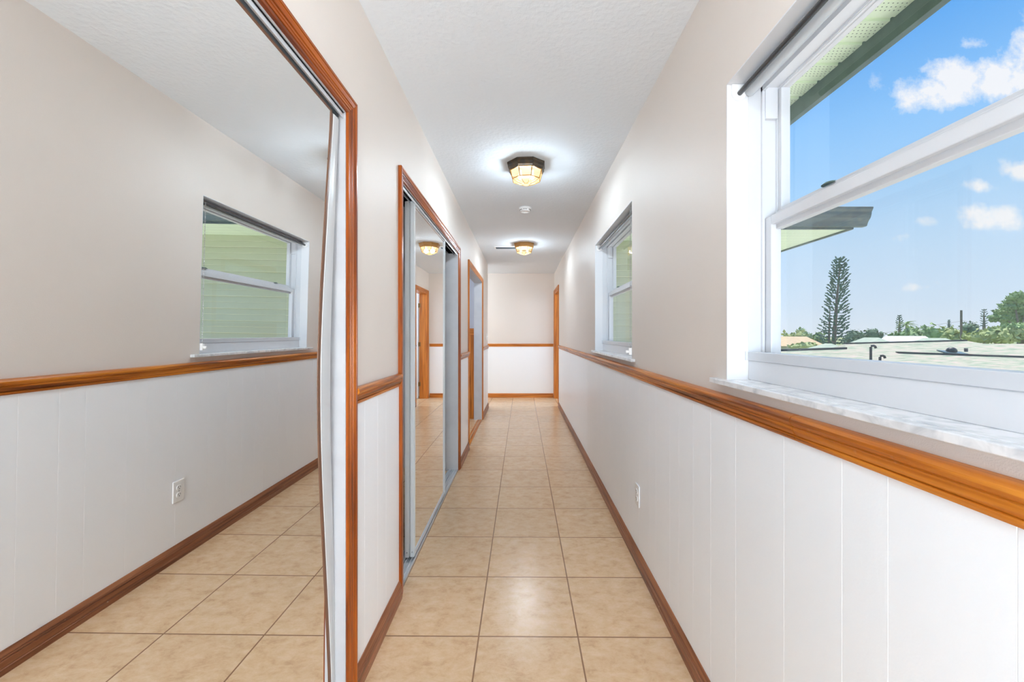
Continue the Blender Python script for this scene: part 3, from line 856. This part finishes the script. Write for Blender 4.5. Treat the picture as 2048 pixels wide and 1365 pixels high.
make_lamp((0.03, 2.875), 'nearer octagonal ceiling lamp with dark bronze base and brass ribbed glass', 'bronze', PI / 8 - 0.07, LAMP_W)
make_lamp((0.028, 5.40), 'farther octagonal ceiling lamp with golden base, by the vent', 'gold_base', PI / 8 - 0.02, LAMP_W)
make_lamp((0.03, 0.30), 'octagonal ceiling lamp with bronze base at the near end of the hallway', 'bronze', PI / 8, LAMP_W * 0.45)
lamp_light('passage_light', (-1.9, 7.45, 2.2), 50, 0.12)
lamp_light('bedroom_light', (1.9, 7.4, 2.2), 55, 0.12)
lamp_light('side_room_light', (-2.1, 5.1, 2.2), 34, 0.12)
lamp_light('rear_fill_light', (0.03, -1.4, 1.1), 175, 0.3)  # unseen fill light added behind the camera to brighten the hall

o = thing('fill_light_stand', 'unseen stand added under the fill light at the rear of the hallway', 'light stand', (0.03, -1.4, 0))  # stand added only to give the fill light a fixture
q = MB(); q.lathe([(0.15, 0), (0.15, 0.015), (0.03, 0.03)], (0.03, -1.4, 0), 24); q.build('base', 'bronze', o, smooth=40)
MB().tube([(0.03, -1.4, 0.02), (0.03, -1.4, 0.78)], 0.012, 12).build('pole', 'bronze', o, smooth=60)
q = MB(); q.lathe([(0.012, 0.775), (0.05, 0.78), (0.055, 0.80), (0.012, 0.80)], (0.03, -1.4, 0), 20); q.build('stand_top', 'bronze', o, smooth=40)

# smoke detector
o = thing('smoke_detector', 'small round white smoke detector between the two ceiling lamps', 'smoke detector', (0.03, 3.86, H))
q = MB(); q.lathe([(0.058, 0), (0.058, -0.012), (0.054, -0.016)], (0.03, 3.86, H), 28); q.build('base', 'plastic_white', o, smooth=40)
q = MB(); q.lathe([(0.050, -0.016), (0.050, -0.026), (0.044, -0.036), (0.02, -0.039)], (0.03, 3.86, H), 28); q.build('cover', 'plastic_white', o, smooth=40)
q = MB()
for k in range(24):
    a_ = 2 * PI * k / 24
    if k % 4: q.tube([(0.03 + 0.0505 * math.cos(a_), 3.86 + 0.0505 * math.sin(a_), H - 0.019), (0.03 + 0.0505 * math.cos(a_), 3.86 + 0.0505 * math.sin(a_), H - 0.0255)], 0.003, 5)
q.build('sensing_slot', 'dark', o)['kind'] = 'stuff'

# ceiling vent
o = thing('air_vent', 'narrow grey air register in the ceiling left of the far lamp', 'air vent', (-0.2, 5.62, H))
q = MB()
for (x0, x1, y0, y1) in ((-0.38, -0.06, 5.555, 5.575), (-0.38, -0.06, 5.665, 5.685), (-0.38, -0.36, 5.575, 5.665), (-0.08, -0.06, 5.575, 5.665)): q.box(x0, x1, y0, y1, H - 0.006, H)
q.build('flange', 'plastic_white', o)
for k in range(5):
    q = MB(); y0 = 5.582 + k * 0.018
    q.loft([[(-0.36, y0, H - 0.001), (-0.36, y0 + 0.012, H - 0.010), (-0.36, y0 + 0.013, H - 0.009), (-0.36, y0 + 0.002, H)], [(-0.08, y0, H - 0.001), (-0.08, y0 + 0.012, H - 0.010), (-0.08, y0 + 0.013, H - 0.009), (-0.08, y0 + 0.002, H)]])
    q.build('slat', 'grey_dark', o)


# outlet and switch
def outlet(y0, z0, xw, d, label):
    o = thing('wall_outlet', label, 'outlet', (xw, y0, z0))
    q = MB(); q.box(xw, xw + d * 0.006, y0 - 0.036, y0 + 0.036, z0 - 0.058, z0 + 0.058); q.build('cover_plate', 'plastic_white', o, bevel=0.003)
    for s_ in (-1, 1):
        zc = z0 + s_ * 0.0195
        q = MB(); ring = [(y0 + 0.017 * math.cos(t_) * 0.98, zc + max(-0.0135, min(0.0135, 0.0165 * math.sin(t_)))) for t_ in [2 * PI * i / 24 for i in range(24)]]
        q.loft([[(xw + d * 0.005, a_, b_) for a_, b_ in ring], [(xw + d * 0.0085, a_, b_) for a_, b_ in ring]])
        r_ = q.build('receptacle', 'plastic_white', o, smooth=30)
        q = MB(); q.box(xw + d * 0.0083, xw + d * 0.0089, y0 - 0.0075, y0 - 0.0055, zc - 0.001, zc + 0.008); q.box(xw + d * 0.0083, xw + d * 0.0089, y0 + 0.0055, y0 + 0.0075, zc - 0.001, zc + 0.007)
        q.tube([(xw + d * 0.0083, y0, zc - 0.007), (xw + d * 0.0089, y0, zc - 0.007)], 0.0026, 10)
        q.build('slot', 'dark', r_)
    q = MB(); q.tube([(xw + d * 0.005, y0, z0), (xw + d * 0.0075, y0, z0)], 0.003, 10); q.build('screw', 'steel', o)


outlet(2.217, 0.370, XR - 0.004, -1, 'white double power outlet low on the right wainscot')
o = thing('light_switch', 'tiny white light switch at the far end of the left wall', 'light switch', (XL, 6.74, 1.20))
q = MB(); q.box(XL, XL + 0.006, 6.705, 6.775, 1.142, 1.258); q.build('cover_plate', 'plastic_white', o, bevel=0.002)
q = MB(); q.box(XL + 0.005, XL + 0.018, 6.735, 6.745, 1.197, 1.215); q.build('toggle', 'plastic_white', o, bevel=0.001)

# ------------------------------------------------------------------ own eave outside the right wall
ev = thing('roof_eave', 'pale green perforated soffit with dark fascia outside the near window', 'roof eave', (1.1, 0.6, 2.43))
ZS = 2.43
q = MB(); pts = []
yy = -1.27
prof = []
while yy < 3.94:
    prof += [(yy, ZS), (yy + 0.002, ZS + 0.009), (yy + 0.018, ZS + 0.009), (yy + 0.020, ZS)]
    yy += 0.127
prof += [(3.94, ZS), (3.94, ZS + 0.03), (-1.27, ZS + 0.03)]
q.loft([[(XRO, a_, b_) for a_, b_ in prof], [(1.395, a_, b_) for a_, b_ in prof]])
q.build('soffit', 'soffit_green', ev)
q = MB(); q.box(1.392, 1.42, -1.3, 3.94, 2.350, 2.60); q.build('fascia', 'fascia_dark', ev)
struct(MB().box(-5, 1.42, -2.8, 3.98, 2.60, 2.68).build('trim_15', 'exterior'), 'flat roof deck over the hallway', 'roof')

# ------------------------------------------------------------------ wing of the same house beyond
bw = thing('house_wing', 'sage green lap sided wing with dark gutter beyond the windows', 'building', (2.0, 4.6, 0))
q = MB(); prof = []
z = -2.7
CR = 0.137
z = 2.30 - CR * 36
while z < 2.29:
    prof += [(0.024, z), (0.026, z + 0.004), (0.012, z + CR * 0.5), (0.019, z + CR * 0.5 + 0.001), (0.020, z + CR * 0.5 + 0.005), (0.004, z + CR - 0.001)]
    z += CR
q.loft([[(XRO, 4.6 - t_, z_) for t_, z_ in prof] + [(XRO, 4.62, prof[-1][1]), (XRO, 4.62, prof[0][1])], [(2.86, 4.6 - t_, z_) for t_, z_ in prof] + [(2.86, 4.62, prof[-1][1]), (2.86, 4.62, prof[0][1])]])
q.build('siding', 'siding', bw)
q = MB(); q.box(2.7, 2.86, 4.62, 6.55, -2.8, 2.45); q.build('side_wall', 'siding', bw)
q = MB(); q.box(2.83, 2.875, 4.58, 4.64, -2.8, 2.30); q.build('corner_post', 'exterior', bw)
q = MB(); q.box(XRO, 3.28, 4.06, 4.62, 2.30, 2.315); q.box(2.86, 3.28, 4.62, 6.6, 2.30, 2.315); q.build('soffit', 'soffit_green', bw)
q = MB(); q.box(1.42, 3.28, 4.035, 4.06, 2.285, 2.47); q.box(3.265, 3.29, 4.06, 6.6, 2.285, 2.47); q.build('fascia', 'gutter_dark', bw)
og = [(0.0, 2.470), (0.0, 2.30), (-0.055, 2.30), (-0.062, 2.32), (-0.075, 2.345), (-0.098, 2.37), (-0.108, 2.40), (-0.110, 2.425), (-0.125, 2.445), (-0.130, 2.466), (-0.122, 2.470)]
q = MB(); q.loft([[(1.44, 4.035 + a_, b_) for a_, b_ in og], [(3.36, 4.035 + a_, b_) for a_, b_ in og]])
q.build('gutter', 'gutter_dark', bw)
q = MB(); q.loft([[(3.36, 4.035 + a_ * 1.0, b_) for a_, b_ in og], [(3.365, 4.035 + a_, b_) for a_, b_ in og]]); q.build('gutter_end_cap', 'fascia_dark', bw)
q = MB()
q.loft([[(XRO, 4.0, 2.475), (XRO, 6.6, 3.2), (XRO, 6.6, 3.16), (XRO, 4.0, 2.44)], [(3.33, 4.0, 2.475), (3.33, 6.6, 3.2), (3.33, 6.6, 3.16), (3.33, 4.0, 2.44)]])
q.build('roof', 'shingle_green', bw)

# ------------------------------------------------------------------ outdoors
GZ = -2.8
struct(MB().box(-200, 400, 5, 600, GZ - 0.2, GZ).build('ground', 'grass'), 'distant grassy ground outside', 'ground')


def at(px, py, y): return ((px - 1044) / F * y, y, EYE - (py - 669) / F * y)


struct(MB().box(0.8, 16.0, -14, 4.5, GZ, GZ + 0.02).box(2.9, 16.0, 4.5, 8.4, GZ, GZ + 0.02).build('bounce_slab', 'slab_pale'), 'unseen pale slab added below the windows to bounce sunlight up', 'bounce_slab')  # pale slab added out of view to throw sunlight up at the soffit
# nearest neighbour roof
PL = lambda y: 0.918 - 0.25 * (14 - y)
nr = thing('neighbour_roof_house', 'wide low house right outside with mottled shingle roof below the window', 'building', (14, 12, GZ))
top_pts = [(1480, 13.0), (1560, 13.17), (1692, 13.4), (1689.5, 14.0), (1932, 14.4), (1967, 14.0), (2350, 13.9)]
tops = [((px - 1044) / F * y_, y_, PL(y_)) for px, y_ in top_pts]
bots = [(p[0] * 0.98 if i else 6.5, 8.6, PL(8.6)) for i, p in enumerate(tops)]
q = MB()
for i in range(len(tops) - 1):
    q.face([bots[i], bots[i + 1], tops[i + 1], tops[i]])
for i in range(len(tops) - 1):   # back slope
    a_, b_ = tops[i], tops[i + 1]
    q.face([a_, b_, (b_[0] * 1.02, b_[1] + 5, b_[2] - 1.3), (a_[0] * 1.02, a_[1] + 5, a_[2] - 1.3)])
q.build('roof', 'shingle_mixed', nr)
q = MB(); q.box(7.2, 22.0, 9.3, 18.2, GZ, -0.55); q.build('wall', 'house_wall', nr)
def strip(px0, y0, px1, y1, lift, label):
    a_ = Vector(((px0 - 1044) / F * y0, y0, PL(y0))); b_ = Vector(((px1 - 1044) / F * y1, y1, PL(y1)))
    q = MB(); q.loft([[p + Vector(o_) for o_ in ((0, -0.05, -0.02), (0, -0.05, lift), (0, 0.05, lift), (0, 0.05, -0.02))] for p in (a_, b_)])
    return q
tag(strip(1560, 13.17, 1692, 13.4, 0.05, '').build('ridge_cap', 'pipe_dark', nr), 'dark ridge strip at the left')
tag(strip(1689, 14.0, 1932, 14.4, 0.035, '').build('ridge_cap', 'pipe_dark', nr), 'dark ridge strip')
tag(strip(1794, 12.93, 2120, 12.35, 0.045, '').build('roof_step', 'pipe_dark', nr), 'dark step line across the shingles')


def cane(px, py0, py1, r, label):
    y_ = (0.326 + 3.5) / ((py1 - 669) / F + 0.25)
    x_ = (px - 1044) / F * y_; z0 = PL(y_); hgt = (py1 - py0) / F * y_
    o = tag(MB().tube([(x_, y_, z0 - 0.05), (x_, y_, z0 + hgt - r * 2.2), (x_ + r * 0.8, y_, z0 + hgt - r), (x_ + r * 2.4, y_, z0 + hgt - r * 0.8), (x_ + r * 3.8, y_, z0 + hgt - r * 1.4), (x_ + r * 4.4, y_, z0 + hgt - r * 3.0)], r, 10).build('vent_pipe', 'pipe_dark', smooth=60), label, 'vent pipe')


cane(1741.5, 690, 721, 0.034, 'taller dark hooked vent pipe rising from the shingle roof')
cane(1760, 710, 723, 0.034, 'shorter dark hooked vent pipe beside the taller one on the roof')
# hooded roof vent
vy = 12.95
vo = thing('roof_vent', 'blue grey hooded metal vent on the shingle roof', 'roof vent', at(1905, 702, vy))
b0 = at(1886, 702, vy); b1_ = at(1934, 704, vy - 0.2)
q = MB(); q.loft([[(b0[0], vy - 0.1, PL(vy - 0.1) + 0.01), (b0[0], vy + 0.2, PL(vy + .2) + 0.01), (b0[0], vy + 0.2, PL(vy + .2) + 0.04), (b0[0], vy - 0.1, PL(vy - .1) + 0.04)],
                  [(b1_[0], vy - 0.3, PL(vy - 0.3) + 0.01), (b1_[0], vy + 0.0, PL(vy) + 0.01), (b1_[0], vy + 0.0, PL(vy) + 0.04), (b1_[0], vy - 0.3, PL(vy - .3) + 0.04)]])
q.build('base_plate', 'vent_metal', vo)
hc = at(1903, 698, vy)
q = MB(); q.blob((hc[0], vy, PL(vy) + 0.06), (0.15, 0.12, 0.12), 8); q.build('hood', 'pipe_dark', vo, smooth=60)
q = MB(); q.tube([at(1932, 704, vy - 0.1), at(1932, 697, vy - 0.1)], 0.045, 8); q.build('stub', 'grey_dark', vo)


def hip_house(px0, px1, py_r, y_, depth, rmat, label, ridge_frac=0.35, drop=0.9):
    """small hip roofed house turned so that its eave faces the hallway window"""
    u0 = ((px0 + px1) / 2 - 1044) / F; c_ = 1 / math.sqrt(1 + u0 * u0)
    C_ = Vector((u0 * y_, y_, 0)); rv = Vector((c_, -u0 * c_, 0)); dv = Vector((u0 * c_, c_, 0))
    hw = (px1 - px0) / 2 / F * y_ * c_
    zr = EYE - (py_r - 669) / F * (y_ + depth * 0.5 * c_); ze = zr - drop
    o = thing('house', label, 'building', (C_.x, C_.y, GZ))
    P = lambda a, b, z: tuple(C_ + rv * a + dv * b + Vector((0, 0, z)))
    A = [P(-hw, 0, ze), P(hw, 0, ze), P(hw, depth, ze), P(-hw, depth, ze)]
    R0 = P(-hw * ridge_frac, depth / 2, zr); R1 = P(hw * ridge_frac, depth / 2, zr)
    q = MB(); q.face([A[0], A[1], R1, R0]); q.face([A[1], A[2], R1]); q.face([A[2], A[3], R0, R1]); q.face([A[3], A[0], R0]); q.face(A)
    q.build('roof', rmat, o)
    w_ = hw - 0.3
    q = MB(); q.loft([[P(-w_, 0.3, z), P(w_, 0.3, z), P(w_, depth - 0.3, z), P(-w_, depth - 0.3, z)] for z in (GZ, ze)]); q.build('wall', 'house_wall', o)


hip_house(1600, 1712, 687.5, 16.5, 2.6, 'shingle_green', 'small green hip roof in front of the tall pine', 0.12, 0.30)
hip_house(1470, 1652, 673.5, 37, 7, 'shingle_tan', 'house with tan roof left of the tall pine', 0.6, 0.85)
hip_house(1680, 1805, 675.5, 27, 6, 'shingle_green', 'house with green hip roof just right of the tall pine', 0.25, 0.55)
hip_house(1740, 1880, 672.5, 37, 6, 'shingle_white', 'house with bright white roof behind the green ones', 0.6, 0.8)
hip_house(1812, 1925, 676.5, 31, 4.5, 'shingle_green', 'house with green roof below the palm tree', 0.4, 0.4)


def canopy(c, r, n, leaf, seed, lumps=7):
    """leaf cards scattered over a cluster of overlapping crowns"""
    rnd = random.Random(seed); q = MB()
    bl = [(Vector(c), Vector(r) * 0.72)]
    for _ in range(lumps):
        d = Vector((rnd.uniform(-1, 1), rnd.uniform(-0.8, 0.8), rnd.uniform(-0.5, 0.75)))
        k = rnd.uniform(0.32, 0.55)
        bl.append((Vector(c) + Vector((d.x * r[0] * 0.62, d.y * r[1] * 0.6, d.z * r[2] * 0.68)), Vector(r) * k))
    for cc, rr in bl:
        q.blob(cc, (rr.x * 0.72, rr.y * 0.72, rr.z * 0.72), 6)
    for i in range(n):
        cc, rr = bl[rnd.randrange(len(bl))]
        d = Vector((rnd.gauss(0, 1), rnd.gauss(0, 1), rnd.gauss(0, 1))).normalized(); k = rnd.uniform(0.7, 1.15)
        p = cc + Vector((d.x * rr.x, d.y * rr.y, d.z * rr.z)) * k
        a = Vector((rnd.uniform(-1, 1), rnd.uniform(-1, 1), rnd.uniform(-1, 1))).normalized(); b = a.cross(d).normalized() if a.cross(d).length > 0.01 else Vector((1, 0, 0))
        s_ = leaf * rnd.uniform(0.6, 1.3)
        q.face([p - a * s_, p + b * s_ * 0.6, p + a * s_, p - b * s_ * 0.6])
    return q


def tree(name, px, wpx, pyt, y_, leafmat, label, n=500, leaf=0.22, seed=1, pyb=None, cat='tree', group='trees beyond the roofs'):
    x = (px - 1044) / F * y_; rx = wpx / 2 / F * y_; zt = EYE - (pyt - 669) / F * y_
    zb = GZ + 1.0 if pyb is None else EYE - (pyb - 669) / F * y_
    rz = (zt - zb) / 2
    o = thing(name, label, cat, (x, y_, GZ), group)
    canopy((x, y_, (zt + zb) / 2), (rx, min(rx, 3.5), rz), n, leaf, seed).build('foliage', leafmat, o)
    MB().tube([(x, y_, GZ), (x, y_, (zt + zb) / 2)], [0.16, 0.08], 8).build('trunk', 'bark', o)
    return o


TR = [
 ('broadleaf_tree', 1572, 62, 655.5, 44, 'leaf_yellow', 'yellow green tree at the left edge of the window view'),
 ('broadleaf_tree', 1606, 56, 654, 47, 'leaf_mid', 'rounded green tree left of the tall pine'),
 ('broadleaf_tree', 1640, 44, 657, 50, 'leaf_mid', 'low green tree just behind the left side of the tall pine'),
 ('broadleaf_tree', 1712, 50, 656, 56, 'leaf_dark', 'dark green tree just right of the tall pine'),
 ('broadleaf_tree', 1752, 52, 651.5, 50, 'leaf_dark', 'dark green domed tree second right of the tall pine'),
 ('broadleaf_tree', 1789, 42, 656, 46, 'leaf_mid', 'green tree left of the palm'),
 ('broadleaf_tree', 1846, 66, 643, 42, 'leaf_mid', 'large round green tree right of the palm'),
 ('broadleaf_tree', 1896, 54, 650, 45, 'leaf_yellow', 'yellow green tree left of the utility pole'),
 ('broadleaf_tree', 1946, 44, 642, 70, 'leaf_dark', 'hazy dark tree right of the utility pole'),
 ('broadleaf_tree', 1930, 40, 653, 40, 'leaf_yellow', 'low shrubby tree at the foot of the utility pole'),
]
for i, (nm, px, wp, pt, y_, lm, lb) in enumerate(TR):
    tree(nm, px, wp, pt, y_, lm, lb, 620, 0.24, 10 + i)
tree('broadleaf_tree', 1992, 92, 650, 27, 'leaf_yellow', 'bushy light green tree in front of the tallest right tree', 1400, 0.16, 41, pyb=692)
tree('broadleaf_tree', 2046, 96, 640, 27, 'leaf_mid', 'leafy green tree at the right edge of the window view', 1200, 0.16, 42, pyb=692)
tree('shrub', 1614, 62, 683, 20, 'leaf_yellow', 'light green shrub in front of the tan roof', 420, 0.10, 43, pyb=702, cat='shrub')
# tall broadleaf with layered crown, right edge
x = (2040 - 1044) / F * 32
bt = thing('broadleaf_tree', 'tallest broadleaf tree at the right edge with layered crown', 'tree', (x, 32, GZ), 'trees beyond the roofs')
parts = [(2032, 600, 38, 20), (2056, 622, 66, 26), (2014, 628, 36, 14), (2005, 638, 38, 11), (2066, 596, 50, 24), (2034, 646, 60, 20), (2022, 614, 34, 14), (2060, 645, 60, 24)]
q = MB()
for i, (px, py, wp, hp) in enumerate(parts):
    c_ = at(px, py, 32 + (i % 3) * 0.5); s_ = 32 / F
    m2 = canopy(c_, (wp * s_ * 0.6, wp * s_ * 0.5, hp * s_ * 0.8), 420, 0.13, 60 + i, 6)
    b = len(q.v); q.v += m2.v; q.f += [tuple(j + b for j in f) for f in m2.f]; q.mi += m2.mi
q.build('foliage', 'leaf_mid', bt)
q = MB(); q.tube([(x, 32, GZ), (x, 32, 1.5)], [0.25, 0.14], 8)
for px, py in ((2030, 610), (2050, 630), (2012, 636)): q.tube([(x, 32, 1.2), at(px, py, 32)], [0.1, 0.04], 6)
q.build('trunk', 'bark', bt)


# tall Norfolk pine ----------------------------------------------------
def norfolk(px_b, px_t, pyt, pyb, y_, label, rad_tab, nt, seed, tuft, twin=True):
    rnd = random.Random(seed); s_ = y_ / F
    xb, xt = (px_b - 1044) * s_, (px_t - 1044) * s_
    zt = EYE - (pyt - 669) * s_; zb = EYE - (pyb - 669) * s_
    o = thing('norfolk_pine', label, 'tree', (xb, y_, GZ), 'trees beyond the roofs')
    ax = lambda z: xb + (xt - xb) * max(0, min(1.0, (z - zb) / (zt - zb)))
    q = MB(); q.tube([(xb, y_, GZ), (ax(zb), y_, zb), (ax((zb + zt) / 2), y_, (zb + zt) / 2), (xt, y_, zt)], [0.2, 0.17, 0.10, 0.02], 8)
    if twin: q.tube([(xb - 0.35, y_ + 0.2, GZ), (xb - 0.25, y_ + 0.2, zb), (xb - 0.15, y_ + 0.2, zb + (zt - zb) * 0.42)], [0.13, 0.10, 0.03], 8)
    q.build('trunk', 'bark', o)
    f = MB(); 
    for k in range(nt):
        fz = (k + 0.5) / nt
        z = zb + (zt - zb) * (fz ** 0.95); R = interp(fz, rad_tab) * s_
        nb = 6; ph = rnd.uniform(0, 6)
        for j in range(nb):
            a = ph + 2 * PI * j / nb + rnd.uniform(-0.25, 0.25); rr = R * rnd.uniform(0.75, 1.08)
            d = Vector((math.cos(a), math.sin(a), 0))
            lift = (0.10 + 0.5 * fz) * rr + 0.06
            p0 = Vector((ax(z), y_, z)); p1 = p0 + d * rr * 0.55 + Vector((0, 0, -0.06 * rr)); p2 = p0 + d * rr + Vector((0, 0, lift * 0.8))
            f.tube([p0, p1, p2], [0.02, 0.015, 0.008], 4)
            st = 0.25 if fz < 0.35 else (0.5 if fz < 0.8 else 0.1)
            nq = 5 if fz < 0.3 else 4
            for m_i in range(nq):
                tt = st + (1.05 - st) * (m_i + rnd.random() * 0.6) / nq
                p = p0.lerp(p1, tt * 2) if tt < 0.5 else p1.lerp(p2, (tt - 0.5) * 2)
                dd = (d + Vector((rnd.uniform(-.6, .6), rnd.uniform(-.6, .6), 0.55 + rnd.uniform(-.1, .5)))).normalized() * tuft * rnd.uniform(0.8, 1.4)
                f.tube([p, p + dd * 0.5, p + dd], [tuft * 0.34, tuft * 0.34, tuft * 0.05], 5)
    f.build('foliage', 'leaf_pine', o)
    return o


norfolk(1667, 1680.5, 517, 690, 34, 'very tall narrow pine standing alone in the window view',
        [(0, 30), (0.12, 27), (0.28, 25), (0.45, 20), (0.6, 18), (0.8, 15), (0.9, 14), (0.97, 9), (1, 3)], 30, 5, 0.165)
norfolk(1799, 1799, 631, 662, 60, 'small spindly pine poking up left of the palm', [(0, 5), (0.6, 5), (1, 2)], 8, 7, 0.13, False)
norfolk(1968, 1968, 619, 655, 60, 'thin airy pine right of the utility pole', [(0, 4), (0.6, 6), (1, 3)], 8, 8, 0.11, False)
norfolk(1898, 1898, 640, 658, 80, 'tiny distant pine left of the utility pole', [(0, 3), (1, 1)], 6, 9, 0.14, False)

# palm
y_ = 48; xb = (1813 - 1044) / F * y_; zt = EYE - (649 - 669) / F * y_
pm = thing('palm_tree', 'palm tree among the distant trees', 'tree', (xb, y_, GZ), 'trees beyond the roofs')
MB().tube([(xb, y_, GZ), (xb, y_, zt)], [0.16, 0.11], 8).build('trunk', 'bark', pm)
rnd = random.Random(3); f = MB()
for k in range(22):
    a = 2 * PI * k / 22 + rnd.uniform(-.1, .1); el = rnd.uniform(-0.1, 1.1)
    pts = []
    for i in range(6):
        s_ = i / 5 * 1.05; pts.append(Vector((xb + math.cos(a) * s_ * math.cos(el * (1 - s_ * 0.3)), y_ + math.sin(a) * s_, zt + math.sin(el) * s_ - 0.5 * s_ * s_)))
    for i in range(5):
        side = Vector((-math.sin(a), math.cos(a), 0)); wd = 0.11 * (1 - i / 6)
        f.face([pts[i] + side * wd, pts[i + 1] + side * wd * 0.8, pts[i + 1] - Vector((0, 0, .03)), pts[i] - Vector((0, 0, .03))])
        f.face([pts[i] - side * wd, pts[i + 1] - side * wd * 0.8, pts[i + 1] - Vector((0, 0, .03)), pts[i] - Vector((0, 0, .03))])
f.build('fronds', 'leaf_mid', pm)

# utility pole and wires
y_ = 38; xp = (1922.5 - 1044) / F * y_; zt = EYE - (621 - 669) / F * y_
up_ = thing('utility_pole', 'grey wooden utility pole among the trees', 'utility pole', (xp, y_, GZ))
MB().tube([(xp, y_, GZ), (xp, y_, zt)], [0.10, 0.08], 8).build('pole', 'pole_wood', up_)
for k, dz in enumerate((0.9, 1.5)):
    P = []
    for i in range(25):
        s_ = i / 24; P.append((xp + 34 * (s_ - 0.62), y_ + (0.62 - s_) * 14, zt - dz - 0.0 + 1.6 * (2 * ((s_ / 0.62 if s_ < 0.62 else (s_ - 0.62) / 0.38) - 0.5)) ** 2 - 1.6))
    tag(MB().tube(P, 0.008, 4).build('power_line', 'pipe_dark'), ['upper', 'lower'][k] + ' thin sagging power line through the utility pole', 'wire')
